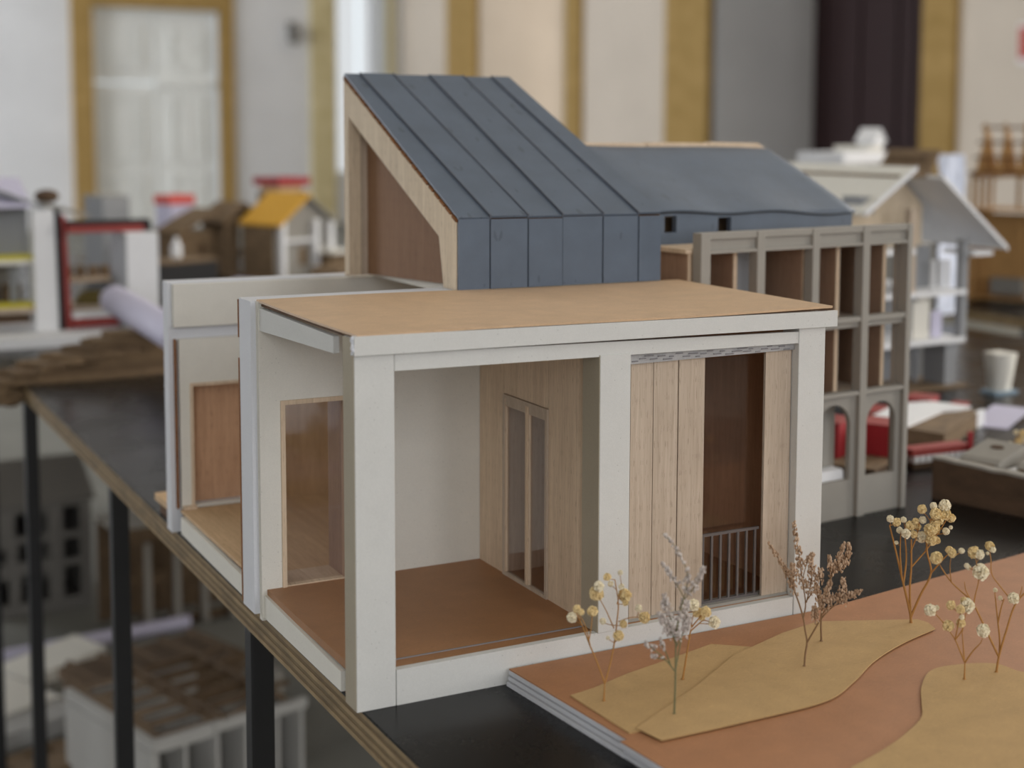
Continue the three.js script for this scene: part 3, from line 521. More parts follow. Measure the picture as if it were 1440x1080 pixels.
sprig('dried_sprig', 'small fine sprig of pale cream pompon flowers at the tip of the round edged patch', [0.3626, BT + 0.001, 0.1625], PX(0.98),
  [[[0, 0], [0, 24]], [[0, 24], [-7, 40], [-14, 56], [-22, 68]], [[0, 24], [9, 42], [19, 56]], [[-1, 28], [-2, 64]], [[-14, 56], [-7, 66], [-2, 78]], [[-14, 56], [-13, 80], [-12, 98]], [[-2, 64], [2, 80], [5, 92]], [[-22, 68], [-36, 86], [-48, 98]]], cream,
  { stem: 1.4, blossoms: [[-52, 100, 9], [-24, 109, 7], [-13, 106, 6.5], [6, 100, 11], [-24, 76, 8.5], [-8, 82, 7], [21, 75, 10], [-40, 100, 4], [2, 106, 6], [-10, 94, 4]] });
sprig('dried_sprig', 'wide branching sprig of pale cream pompon flowers beside the small fine one', [0.3908, BT + 0.001, 0.1628], PX(1.0),
  [[[0, 0], [3, 23], [12, 60], [23, 97], [40, 119], [58, 138]], [[2, 23], [-15, 58], [-28, 85], [-36, 99], [-65, 126], [-79, 146]], [[-33, 96], [-32, 112], [-30, 132], [-36, 160]], [[4, 26], [5, 46], [4, 66], [2, 105]], [[20, 100], [2, 122], [-11, 140], [-13, 161], [-15, 172]], [[-36, 99], [-46, 116], [-50, 130]], [[4, 66], [10, 88], [14, 98]], [[23, 97], [29, 112], [31, 124]], [[-65, 126], [-70, 150], [-71, 168]]], cream,
  { stem: 1.7, blossoms: [[19, 107, 8.5], [9, 98, 3.5], [3, 108, 3.5], [-29, 146, 12], [-22, 140, 7], [-39, 173, 9], [-32, 172, 7], [-85, 158, 9.5], [-15, 180, 7], [-12, 176, 5], [-71, 174, 6.5], [-56, 175, 4.5], [-48, 154, 4], [-20, 172, 2.5], [-44, 150, 4], [60, 142, 8], [48, 180, 7]] });

// ---------------------------------------------------------------- the arcaded row house model with the long grey roof
{
  const t = thing('row_house_model', 'grey card arcaded row house model with a long slate roof', 'model', [0.5453, 0, -0.2275], 0.1189);
  const cols = [[-0.1512, -0.1400], [-0.0850, -0.0752], [-0.0160, -0.0070], [0.0505, 0.0600], [0.1125, 0.1190]];
  cols.forEach(([a, b]) => part(t, 'column', rb(a, b, 0, 0.282, -0.010, 0.002, 0.0008), M.greyCard));
  const archAt = (a, b) => {
    const c = (a + b) / 2, r = (b - a) * 0.4, y = 0.0895, p = [[c - r, 0.037], [c + r, 0.037]];
    for (let k = 0; k <= 14; k++) { const an = Math.PI * k / 14; p.push([c + r * Math.cos(an), y + r * Math.sin(an)]); }
    return p;
  };
  for (let i = 0; i < 4; i++) {
    const a = cols[i][1], b = cols[i + 1][0];
    part(t, 'cornice', rb(a, b, 0.276, 0.282, -0.010, 0.001), M.greyCard);
    part(t, 'cornice_panel', bx(a, b, 0.2665, 0.276, -0.010, -0.002), M.greyCard);
    part(t, 'cornice_rail', bx(a, b, 0.2635, 0.2665, -0.010, 0.0012), M.greyCard);
    part(t, 'floor_rail', rb(a, b, 0.1905, 0.1955, -0.010, 0.001), M.greyCard);
    part(t, 'floor_rail', bx(a, b, 0.185, 0.1905, -0.010, -0.003), M.greyCard);
    part(t, 'arch_rail', rb(a, b, 0.1195, 0.1235, -0.010, 0.0012), M.greyCard);
    part(t, 'arch_panel', prism([[a, 0], [b, 0], [b, 0.1195], [a, 0.1195]], -0.009, -0.0035, 'z', [archAt(a + 0.001, b - 0.001)]), M.greyCard);
  }
  part(t, 'end_return', bx(0.112, 0.119, 0, 0.28, -0.0165, -0.0105), M.greyCard);
  // rooms behind the frame: floors, partitions, back walls
  part(t, 'room_floor', bx(-0.158, 0.114, 0.186, 0.1895, -0.13, -0.0105), M.balsa);
  part(t, 'room_floor', bx(-0.158, 0.114, 0.1155, 0.119, -0.13, -0.0105), M.balsa);
  for (const [y0, y1] of [[0.1895, 0.2635], [0.119, 0.186]]) {
    for (const s of [-0.153, -0.1, -0.014, 0.030, 0.094]) { const p = part(t, 'partition', bx(s, s + 0.003, y0, y1, -0.11, -0.014), M.umber); part(p, 'edging', bx(s - 0.0006, s + 0.0036, y0, y1, -0.014, -0.0125), M.balsaPale); }
    for (const [a, b, z] of [[-0.0965, -0.075, -0.032], [-0.072, -0.034, -0.05], [0.0335, 0.056, -0.034], [0.0975, 0.113, -0.036]]) part(t, 'grey_panel', bx(a, b, y0, y1, z - 0.003, z), M.greyBoard);
    for (const s of [-0.124, -0.064, 0.004, 0.072]) part(t, 'back_panel', bx(s - 0.024, s + 0.024, y0, y1, -0.12, -0.117), M.greyBoard);
  }
  for (const [a, b] of [[-0.062, -0.05], [0.0, 0.011], [0.066, 0.08]]) part(t, 'door_leaf', bx(a, b, 0.1895, 0.245, -0.107, -0.104), M.greyCard);
  part(t, 'arcade_wall', bx(-0.158, 0.050, 0, 0.1155, -0.033, -0.030), M.greyCard);
  part(t, 'arcade_seat', rb(-0.06, 0.047, 0.024, 0.046, -0.0295, -0.012, 0.003), M.white, 'white block inside the arch');
  part(t, 'arcade_floor', bx(-0.158, 0.110, 0, 0.004, -0.075, -0.0105), M.brownCard);
  // upper wall with two small windows, and the slope of the roof
  part(t, 'upper_wall', prism([[-0.163, 0.2675], [0.098, 0.2675], [0.098, 0.2935], [-0.163, 0.298]], -0.066, -0.06, 'z', [[[-0.1425, 0.2785], [-0.1285, 0.2785], [-0.1285, 0.2935], [-0.1425, 0.2935]], [[-0.0785, 0.277], [-0.0625, 0.277], [-0.0625, 0.2905], [-0.0785, 0.2905]]]), M.slate);
  part(t, 'upper_backing', bx(-0.155, 0.098, 0.268, 0.29, -0.10, -0.097), M.brownCard);
  part(t, 'room_ceiling', bx(-0.158, 0.114, 0.2635, 0.2675, -0.19, -0.0105), M.balsaPale);
  {
    const n = 24, pos = [], idx = [];
    for (const [dy, k0] of [[0, 0], [-0.003, 1]]) for (let i = 0; i <= n; i++) for (let j = 0; j <= 6; j++) {
      const f = i / n, q = j / 6; const x0 = -0.163 + 0.02 * q + (0.263 - 0.02 * q) * f, wave = 0.0014 * Math.sin(f * 13 + q) * (1 - q) + 0.001 * Math.sin(f * 5 + q * 4);
      pos.push(x0, 0.298 - 0.0045 * f + (0.3560 - 0.2975) * q + wave + dy, -0.058 - 0.13 * q);
    }
    const w = 7, top = (i, j) => i * w + j, bot = (i, j) => (n + 1) * w + i * w + j;
    for (let i = 0; i < n; i++) for (let j = 0; j < 6; j++) { idx.push(top(i, j), top(i + 1, j), top(i + 1, j + 1), top(i, j), top(i + 1, j + 1), top(i, j + 1)); idx.push(bot(i, j), bot(i + 1, j + 1), bot(i + 1, j), bot(i, j), bot(i, j + 1), bot(i + 1, j + 1)); }
    for (let i = 0; i < n; i++) { idx.push(top(i, 0), bot(i, 0), bot(i + 1, 0), top(i, 0), bot(i + 1, 0), top(i + 1, 0)); idx.push(top(i, 6), top(i + 1, 6), bot(i + 1, 6), top(i, 6), bot(i + 1, 6), bot(i, 6)); }
    for (let j = 0; j < 6; j++) { idx.push(top(n, j), bot(n, j), bot(n, j + 1), top(n, j), bot(n, j + 1), top(n, j + 1)); idx.push(top(0, j), top(0, j + 1), bot(0, j + 1), top(0, j), bot(0, j + 1), bot(0, j)); }
    const g = new THREE.BufferGeometry(); g.setAttribute('position', new THREE.Float32BufferAttribute(pos, 3)); g.setIndex(idx); g.computeVertexNormals();
    part(t, 'roof_slope', uvm(g), M.slate, 'slate grey card roof');
  }
  for (let i = 0; i < 3; i++) part(t, 'ridge_strip', prism([[-0.143 + i * 0.081, 0.3525], [-0.064 + i * 0.081, 0.3525], [-0.063 + i * 0.081 - (i === 2 ? 0.012 : 0), 0.3580], [-0.143 + i * 0.081, 0.3585 + 0.0004 * i]], -0.196, -0.1885, 'z'), M.balsaPale);
  part(t, 'rear_wall', bx(-0.150, 0.098, 0, 0.345, -0.195, -0.189), M.balsa);
}

// ---------------------------------------------------------------- white gabled section model behind it
{
  const t = thing('gable_model', 'white and timber gabled section model with open floors behind the arcade', 'model', [1.09, 0, -0.74], 0.06);
  const rx = 0.02, ry = 0.322, lx = -0.075, ly = 0.26, qx = 0.185, qy = 0.205;
  const slope = (x0, y0, x1, y1, z0, z1, th) => prism([[x0, y0], [x1, y1], [x1, y1 - th], [x0, y0 - th]], z0, z1, 'z');
  part(t, 'roof_slope', slope(lx, ly, rx, ry, -0.36, 0, 0.005), M.cream, 'cream card roof slope');
  part(t, 'roof_edge', slope(lx - 0.001, ly + 0.0005, rx, ry + 0.001, 0.0, 0.003, 0.0065), M.white);
  part(t, 'roof_slope', slope(rx + 0.03, ry - 0.012, qx, qy, -0.34, 0.02, 0.005), M.white);
  part(t, 'roof_edge', slope(rx + 0.03, ry - 0.011, qx + 0.002, qy, 0.02, 0.0235, 0.007), M.white);
  part(t, 'roof_valley', bx(rx - 0.025, rx + 0.04, ry - 0.016, ry - 0.012, -0.3, -0.01), M.brownCard);
  part(t, 'dormer_box', bx(lx + 0.012, lx + 0.035, ly - 0.004, ly + 0.020, -0.06, -0.02), M.greyBoard);
  part(t, 'gable_wall', prism([[lx, 0.205], [0.09, 0.205], [0.09, 0.265], [rx + 0.028, ry - 0.02], [rx, ry - 0.008], [lx, ly - 0.008]], -0.062, -0.056, 'z'), M.basswood);
  for (const y of [0.1985, 0.136, 0.066]) part(t, 'floor_slab', bx(lx, y > 0.18 ? 0.02 : 0.125, y, y + 0.0065, -0.28, 0.004), M.white);
  for (const [x, y0, y1] of [[lx, 0, 0.205], [-0.005, 0.14, 0.198], [0.012, 0.14, 0.262], [0.118, 0.07, 0.215]]) part(t, 'post', bx(x, x + 0.012, y0, y1, -0.012, 0), x === 0.012 ? M.balsa : M.greyBoard);
  part(t, 'room_wall', bx(0.028, 0.1, 0.1425, 0.205, -0.05, -0.046), M.greyBoard);
  part(t, 'room_wall', bx(-0.06, 0.012, 0.1425, 0.198, -0.1, -0.096), M.greyBoard);
  part(t, 'room_wall', bx(-0.06, 0.11, 0.0725, 0.136, -0.09, -0.086), M.greyBoard);
  part(t, 'room_wall', bx(-0.07, 0.12, 0, 0.066, -0.08, -0.076), M.greyBoard);
  part(t, 'card_panel', bx(0.03, 0.062, 0.0735, 0.128, -0.012, -0.008), M.cream);
  part(t, 'card_panel', bx(0.072, 0.092, 0.0735, 0.112, -0.016, -0.012), M.lilac);
  for (const x of [0.085, 0.1, 0.113]) part(t, 'leaning_strip', bx(x, x + 0.007, 0.1425, 0.185, -0.03, -0.026), M.white);
  part(t, 'base_pier', bx(0.095, 0.12, 0, 0.066, -0.05, -0.006), M.greyBoard);
  {
    const a = []; for (let k = 0; k <= 12; k++) { const q = Math.PI * k / 12; a.push([0.045 + 0.032 * Math.cos(q), 0.03 + 0.03 * Math.sin(q)]); }
    part(t, 'vault', prism([[0.08, 0], [0.085, 0], [0.085, 0.064], [0.005, 0.064], [0.005, 0], [0.013, 0], ...a.reverse(), [0.077, 0]], -0.055, -0.05, 'z'), M.greyBoard);
  }
  part(t, 'eave_board', bx(0.128, 0.168, 0.192, 0.1985, -0.05, 0.012), M.white);
  part(t, 'base_plate', bx(-0.08, 0.13, -0.0002, 0.003, -0.3, 0.01), M.brownCard);
}
{ // sheets and boxes behind the gabled model
  const w = thing('long_box_model', 'long low white card box lying before the dark red doorway', 'model', [1.80, 0, -1.75], 0.45);
  part(w, 'body', bx(-0.12, 0.12, 0, 0.30, -0.05, 0.05), M.greyCard); part(w, 'lid', bx(-0.13, 0.125, 0.30, 0.325, -0.055, 0.055), M.white); part(w, 'step', bx(0.02, 0.1, 0.325, 0.338, -0.04, 0.04), M.cream);
  const p = thing('paper_house', 'small white folded paper gable on top of the long white box', 'model', [1.865, 0.338, -1.745], 0.45);
  part(p, 'gable', prism([[-0.028, 0], [0.028, 0], [0.03, 0.012], [0, 0.036], [-0.03, 0.012]], -0.02, 0.02, 'z'), M.white);
  part(p, 'roof_fold', prism([[-0.034, 0.009], [0, 0.037], [0.034, 0.009], [0.034, 0.0115], [0, 0.04], [-0.034, 0.0115]], -0.024, 0.024, 'z'), M.white);
  const b = thing('brown_roof_model', 'card house with a brown pitched roof beyond the white gabled model', 'model', [1.70, 0, -1.43], 0.5);
  part(b, 'body', bx(-0.06, 0.06, 0, 0.27, -0.05, 0.05), M.greyCard); part(b, 'roof_slope', prism([[-0.062, 0.268], [0.03, 0.335], [0.034, 0.33], [-0.058, 0.262]], -0.055, 0.055, 'z'), M.brownCard); part(b, 'ridge_block', bx(-0.01, 0.03, 0.27, 0.325, -0.04, 0.04), M.brownMid);
  const c = thing('crumpled_sheet', 'crumpled bluish white paper leaning on the brown roofed model', 'paper', [1.785, 0, -1.40], 0.3);
  const g = new THREE.PlaneGeometry(0.085, 0.325, 14, 30), q = g.attributes.position;
  for (let i = 0; i < q.count; i++) { const x = q.getX(i), y = q.getY(i); const k = Math.max(0, (y + 0.02) / 0.19); q.setXYZ(i, x * (1 - 0.35 * k) + 0.02 * k * N(y * 40, 3), y + 0.1635, 0.015 * fbm(x * 30, y * 22) + 0.03 * k * x * 10 + 0.004); }
  g.computeVertexNormals(); const gb = g.clone().translate(0, 0, -0.0008); part(c, 'sheet', mergeGeometries([g, gb]), std(0xdbe2f2, { side: THREE.DoubleSide, roughness: 0.7 }));
}
{ // timber truss model on the table to the side
  const t = thing('truss_model', 'open timber frame model with roof trusses on the far side table', 'model', [2.06, 0, -1.43], 0.48); t.scale.set(0.5, 0.9, 1);
  const s = 0.0075;
  for (const z of [0, -0.14]) {
    for (const x of [0, 0.09, 0.18, 0.27]) part(t, 'post', bx(x, x + s, 0, 0.31, z - s, z), M.timber);
    for (const y of [0.0, 0.10, 0.215, 0.30]) part(t, 'beam', bx(0, 0.278, y, y + 0.009, z - s, z), M.timber);
  }
  for (const y of [0.0, 0.215]) part(t, 'floor_board', bx(0, 0.278, y + 0.009, y + 0.012, -0.147, 0), M.timber);
  part(t, 'back_board', bx(0.005, 0.272, 0.012, 0.215, -0.146, -0.142), M.timber);
  part(t, 'side_board', bx(0.085, 0.09, 0.012, 0.215, -0.14, -0.01), M.timber);
  for (let i = 0; i < 4; i++) {
    const z = -i * 0.045, A = V(-0.012, 0.305, z), B = V(0.139, 0.415, z), C2 = V(0.29, 0.305, z), k = (a, b) => tube([a, b], 0.004, 0.004, 5);
    const tr = part(t, 'truss', merge([k(A, B), k(B, C2), k(A, C2)]), M.timber);
    for (const [x, y] of [[0.04, 0.345], [0.09, 0.381], [0.139, 0.413], [0.19, 0.381], [0.235, 0.345]]) part(tr, 'strut', merge([k(V(x, 0.305, z), V(x, y, z)), k(V(x, 0.305, z), V(x + (x < 0.139 ? 0.045 : -0.045), y + 0.02, z))]), M.timber);
  }
  for (const [x, y] of [[-0.012, 0.31], [0.04, 0.347], [0.09, 0.384], [0.139, 0.42]]) part(t, 'purlin', bx(x - 0.004, x + 0.004, y, y + 0.006, -0.15, 0.012), M.timberDark);
  for (const [x, y, z] of [[0.03, 0.235, -0.02], [0.06, 0.235, -0.05]]) part(t, 'bracket', bx(x - 0.004, x + 0.004, y - 0.008, y + 0.07, z - 0.004, z + 0.004), M.timber);
  part(t, 'white_sheet', bx(0.014, 0.08, 0.012, 0.022, -0.02, 0.012), M.white);
  part(t, 'grey_block', bx(0.02, 0.08, 0.022, 0.06, -0.1, -0.03), M.greyCardDark);
}
// ---------------------------------------------------------------- red blocks, sheets and terrain beside the arcade
{
  const b = thing('massing_model', 'grey brown card massing model with white paper top behind the arches', 'model', [0.945, 0, -0.535], 0.35);
  part(b, 'body', prism([[-0.10, -0.03], [0.02, -0.055], [0.06, -0.02], [0.065, 0.05], [-0.10, 0.085]], 0, 0.02, 'y'), M.brownCard);
  part(b, 'white_top', prism([[-0.098, -0.02], [0.02, -0.045], [0.066, -0.02], [0.068, 0.035], [0.04, 0.03], [0.02, 0.02], [-0.095, 0.035]], 0.02, 0.0235, 'y'), M.white);
  part(b, 'white_fold', bx(0.048, 0.069, 0.0, 0.0215, 0.05, 0.0535), M.white);
  const red = (label, x, z, w, h, d, turn, y = 0) => { const r = thing('red_block', label, 'block', [x, y, z], turn, 'red card blocks'); part(r, 'body', rb(-w / 2, w / 2, 0, h - 0.0012, -d / 2, d / 2, 0.0012), M.red); part(r, 'lid', rb(-w / 2 - 0.0006, w / 2 + 0.0006, h - 0.0012, h, -d / 2 - 0.0006, d / 2 + 0.0006, 0.0005), M.redBrown); };
  red('large dark red card block seen through the second arch', 0.772, -0.408, 0.046, 0.036, 0.042, 0.5, 0.012);
  red('red card block seen through the first arch', 0.718, -0.43, 0.046, 0.04, 0.042, 0.5, 0.012);
  red('dark red card block with a pink lid before the vaulted wall', 1.005, -0.60, 0.042, 0.026, 0.035, 0.55);
  red('low red card block behind the large one', 0.905, -0.58, 0.055, 0.022, 0.04, 0.5);
  red('thin pinkish red block at the foot of the grey pier', 1.065, -0.595, 0.035, 0.012, 0.02, 0.55);
  const pl = thing('brown_plinth', 'dark brown card plinth carrying the red blocks behind the arches', 'plinth', [0.765, 0, -0.42], 0.5);
  part(pl, 'body', bx(-0.085, 0.022, 0, 0.0112, -0.04, 0.042), M.brownDark); part(pl, 'top_sheet', bx(-0.086, 0.023, 0.0112, 0.012, -0.041, 0.043), M.brownCard);
  const s = thing('crenellated_strip', 'pinkish red strip with a row of white blocks beside the arcade', 'model', [0.828, 0, -0.372], -0.05);
  part(s, 'base', bx(-0.045, 0.035, 0, 0.006, -0.012, 0.012), M.brownDark);
  part(s, 'red_strip', bx(-0.045, 0.036, 0.014, 0.0215, -0.012, 0.010), M.redBrown);
  for (let i = 0; i < 9; i++) part(s, 'white_block', rb(-0.043 + i * 0.0083, -0.0365 + i * 0.0083, 0.006, 0.014, 0.002, 0.011, 0.001), M.white);
  part(s, 'red_upright', bx(0.031, 0.036, 0.006, 0.036, 0.010, 0.014), M.red);
  const l = thing('lilac_sheet', 'pale lilac paper sheet lying beyond the white topped massing model', 'paper', [1.068, 0, -0.515], 0.45);
  part(l, 'sheet', prism([[-0.045, 0.0], [0.045, 0.012], [0.045, 0.0135], [-0.045, 0.0015]], -0.03, 0.02, 'z'), M.lilac);
  const cu = thing('card_bucket', 'cream tapered card container beyond the gabled model', 'container', [1.222, 0, -0.68], 0);
  part(cu, 'body', new THREE.CylinderGeometry(0.024, 0.016, 0.054, 4, 1).rotateY(0.9).translate(0, 0.031, 0), M.cream); part(cu, 'blue_base', bx(-0.022, 0.022, 0, 0.004, -0.016, 0.016), std(0x8ea3b2));
  const rk = thing('red_block', 'dark red block on the side table beneath the timber truss model', 'block', [1.925, 0, -1.2], 0.5, 'red card blocks'); part(rk, 'body', rb(-0.02, 0.035, 0, 0.037, -0.02, 0.02, 0.001), M.red); part(rk, 'lid', bx(-0.02, 0.035, 0.037, 0.038, -0.02, 0.02), M.redBrown);
}
{ // terrain block with little white roofs
  const t = thing('terrain_model', 'brown card terrain block with small white sloped roofs beside the black table edge', 'model', [0.7135, 0, -0.257], -1.32);
  // local x runs along its face towards the viewer, -z goes in
  const n = 26, front = []; for (let i = 0; i <= n; i++) front.push([i / n * 0.36, 0.040 - 0.006 * (i / n) + 0.0022 * N(i * 0.7, 4) + 0.0012 * N(i * 2.1, 9)]);
  part(t, 'face', prism([[0, 0], [0.36, 0], ...front.slice().reverse()], -0.006, 0, 'z'), M.brownDark);
  for (let k = 0; k < 4; k++) part(t, 'layer', prism([[0.002, 0], [0.36, 0], [0.36, -0.30], [0.002 + k * 0.004, -0.30]].map(([x, z]) => [x, z - 0.0062 - k * 0.0012]), k * 0.0088, k * 0.0088 + 0.0084, 'y'), k % 2 ? M.brownCard : M.brownMid);
  part(t, 'snow_edge', prism(front.concat(front.slice().reverse().map(([x, y]) => [x, y + 0.0028])), -0.012, 0.0006, 'z'), M.greyCard, 'torn pale paper edge');
  for (let i = 0; i < 4; i++) {
    const x = 0.042 + i * 0.062, z = -0.018 - (i % 2) * 0.004, y = 0.036;
    const r = part(t, 'roof_tablet', prism([[z, y], [z, y + 0.006], [z - 0.006, y + 0.0095], [z - 0.052, y + 0.019], [z - 0.052, y]], x - 0.022, x + 0.022, 'x'), M.greyCard, 'pale card roof');
    part(r, 'hatch', new THREE.CylinderGeometry(0.0075, 0.0075, 0.0016, 14).scale(1, 1, 0.55).rotateX(0.2).translate(x, y + 0.0157, z - 0.034), M.brownDark);
    part(r, 'front_edge', bx(x - 0.018, x + 0.018, y + 0.0006, y + 0.0052, z, z + 0.0012), M.brownCard);
    part(t, 'lane', bx(x + 0.026, x + 0.036, y - 0.0005, y + 0.001, z - 0.05, z + 0.008), M.white);
  }
  sprig('dried_sprig', 'tiny sprig of yellow flower balls growing from the brown terrain block', [0.80, 0.036, -0.245], PX(1.5), [[[0, 0], [4, 8], [8, 16]], [[0, 0], [10, 14], [20, 22]], [[6, 10], [18, 30]]], cream, { stem: 0.9, blossoms: [[8, 18, 5], [20, 24, 6], [24, 36, 6], [30, 26, 6], [-4, 10, 4], [16, 36, 4]] });
}

// ---------------------------------------------------------------- models on the tables behind, beside the white roll
{
  const t = thing('section_model', 'white section model with black and dark red uprights and beam', 'model', [0.0, 0, -1.83], 0.0);
  part(t, 'base', bx(-0.12, 0.30, 0, 0.016, -0.16, 0.10), M.white);
  part(t, 'main_post', bx(0.092, 0.130, 0.016, 0.225, -0.03, 0.01), M.white);
  part(t, 'black_strip', prism([[0.1305, 0.016], [0.141, 0.016], [0.137, 0.226], [0.127, 0.226]], -0.03, 0.0115, 'z'), M.blackMatt);
  part(t, 'red_strip', prism([[0.1415, 0.016], [0.152, 0.016], [0.146, 0.214], [0.137, 0.214]], -0.03, 0.009, 'z'), M.redBrown);
  part(t, 'red_beam', bx(0.146, 0.275, 0.186, 0.199, 0.0, 0.03), M.redBrown); part(t, 'black_beam', bx(0.146, 0.285, 0.199, 0.2065, -0.002, 0.031), M.blackMatt); part(t, 'beam_cap', bx(0.275, 0.286, 0.186, 0.206, 0.0, 0.032), M.blackMatt);
  part(t, 'side_pier', bx(0.235, 0.289, 0.016, 0.186, 0.02, 0.07), M.white); part(t, 'pier_return', bx(0.231, 0.235, 0.016, 0.186, -0.05, 0.07), M.greyBoard);
  part(t, 'red_sill', bx(0.152, 0.231, 0.02, 0.037, 0.0, 0.02), M.redBrown); part(t, 'white_sill', bx(0.152, 0.231, 0.037, 0.045, -0.02, 0.024), M.white);
  part(t, 'terrace', bx(0.152, 0.231, 0.045, 0.052, -0.12, -0.02), M.balsa); part(t, 'mossy_mound', new THREE.SphereGeometry(0.032, 16, 10).scale(1, 0.7, 0.8).translate(0.20, 0.055, -0.06), std(0x786a35, { map: tBrown }));
  part(t, 'upper_terrace', bx(0.15, 0.231, 0.092, 0.099, -0.13, -0.05), M.balsaPale);
  for (const x of [0.156, 0.178, 0.2, 0.22]) part(t, 'terrace_block', bx(x, x + 0.013, 0.099, 0.118, -0.1, -0.07), M.brownCard);
  part(t, 'wall_board', bx(-0.1, 0.092, 0.148, 0.232, -0.06, -0.055), M.greyBoard); part(t, 'lime_strip', bx(-0.1, 0.092, 0.140, 0.1465, -0.05, 0.0), M.lime); part(t, 'cream_floor', bx(-0.1, 0.092, 0.132, 0.140, -0.1, 0.0), M.cream);
  part(t, 'lower_wall', bx(-0.1, 0.075, 0.06, 0.132, -0.09, -0.085), M.greyCard); part(t, 'lower_lime', bx(-0.1, 0.092, 0.058, 0.0635, -0.05, 0.004), M.lime); part(t, 'lower_floor', bx(-0.1, 0.092, 0.048, 0.058, -0.1, 0.006), M.balsa); part(t, 'red_base_strip', bx(-0.1, 0.085, 0.03, 0.042, -0.06, 0.0), M.brownDark);
  for (const x of [-0.02, 0.02, 0.058]) part(t, 'gallery_post', bx(x, x + 0.014, 0.0635, 0.132, -0.05, -0.04), x > 0.05 ? M.greyBoard : M.white);
  for (let i = 0; i < 3; i++) part(t, 'rear_block', bx(-0.03 + i * 0.04, 0.0 + i * 0.04, 0.058, 0.092, -0.08, -0.06), M.brownCard);
  part(t, 'gable_roof', prism([[-0.12, 0.278], [0.006, 0.236], [0.006, 0.230], [-0.12, 0.272]], -0.1, 0.09, 'x'), M.lilac, 'grey lilac roof sheet'); part(t, 'roof_verge', prism([[0.04, 0.262], [0.116, 0.230], [0.116, 0.224], [0.04, 0.255]], -0.1, 0.004, 'z'), M.greyBoard);
  part(t, 'ridge_lump', new THREE.IcosahedronGeometry(0.018, 2).scale(1.2, 0.7, 1).translate(0.13, 0.245, -0.08), M.brownDark); part(t, 'ridge_strip', prism([[0.12, 0.236], [0.20, 0.212], [0.20, 0.205], [0.12, 0.228]], -0.12, -0.06, 'z'), M.greyCard);
}
{
  const t = thing('contour_terrain', 'crumbling brown card contour terrain lying across the table joint', 'model', [0.12, 0, -1.42], 0.05);
  for (let k = 0; k < 7; k++) {
    const c = [], nn = 40, a0 = 0.165 - k * 0.014, b0 = 0.062 - k * 0.0055;
    for (let i = 0; i < nn; i++) { const a = i / nn * 2 * Math.PI, w = 1 + 0.22 * N(Math.cos(a) * 2 + k * 0.35, Math.sin(a) * 2, 3 + k * 0.2); c.push([0.025 * k * 0.6 + a0 * w * Math.cos(a), -0.008 * k * 0.5 + b0 * w * Math.sin(a)]); }
    part(t, 'contour_layer', prism(c, k * 0.0085 + (k ? 0.0002 : 0.0002), k * 0.0085 + 0.0083, 'y'), [M.brownCard, M.brownMid, M.brownCard][k % 3]);
  }
  for (let i = 0; i < 9; i++) { const g = new THREE.IcosahedronGeometry(1, 2), p = g.attributes.position; for (let j = 0; j < p.count; j++) { const s = 1 + 0.3 * N(p.getX(j) * 1.7 + i, p.getY(j) * 1.7, p.getZ(j) * 1.7); p.setXYZ(j, p.getX(j) * s, p.getY(j) * s, p.getZ(j) * s); } g.computeVertexNormals(); const r = rr(0.008, 0.015); part(t, 'loose_lump', g.scale(r * 1.6, r * 0.55, r).translate(-0.115 + i * 0.026 + rr(-0.01, 0.01), 0.010 + 0.004 * i * 0.8 + 0.004, 0.042 - 0.003 * i), i % 2 ? M.brownCard : M.brownMid); }
  const ov = thing('card_lump', 'light brown card lump hanging over the table corner', 'lump', [-0.006, 0, -1.40], 0);
  const g = new THREE.IcosahedronGeometry(1, 3), p = g.attributes.position; for (let j = 0; j < p.count; j++) { const s = 1 + 0.25 * N(p.getX(j) * 2, p.getY(j) * 2, p.getZ(j) * 2); p.setXYZ(j, p.getX(j) * s, p.getY(j) * s, p.getZ(j) * s); } g.computeVertexNormals();
  part(ov, 'body', g.scale(0.032, 0.02, 0.026).translate(-0.012, -0.016, 0), M.brownCard);
  const r = thing('paper_roll', 'pale lilac paper roll lying beside the white section model', 'roll', [0.196, 0.076, -1.46], 0);
  const sp = []; for (let k = 0; k <= 70; k++) { const a = k / 70 * Math.PI * 5, q = 0.0255 - 0.0024 * a / (2 * Math.PI); sp.push([q * Math.cos(a), q * Math.sin(a)]); }
  const outer = sp, inner = sp.slice().reverse().map(([x, y]) => { const d = Math.hypot(x, y); return [x * (1 - 0.0009 / d), y * (1 - 0.0009 / d)]; });
  const rg = prism([...outer, ...inner], -0.255, 0.255, 'z'); rg.rotateY(-0.03); part(r, 'sheet', rg, M.lilac);
}
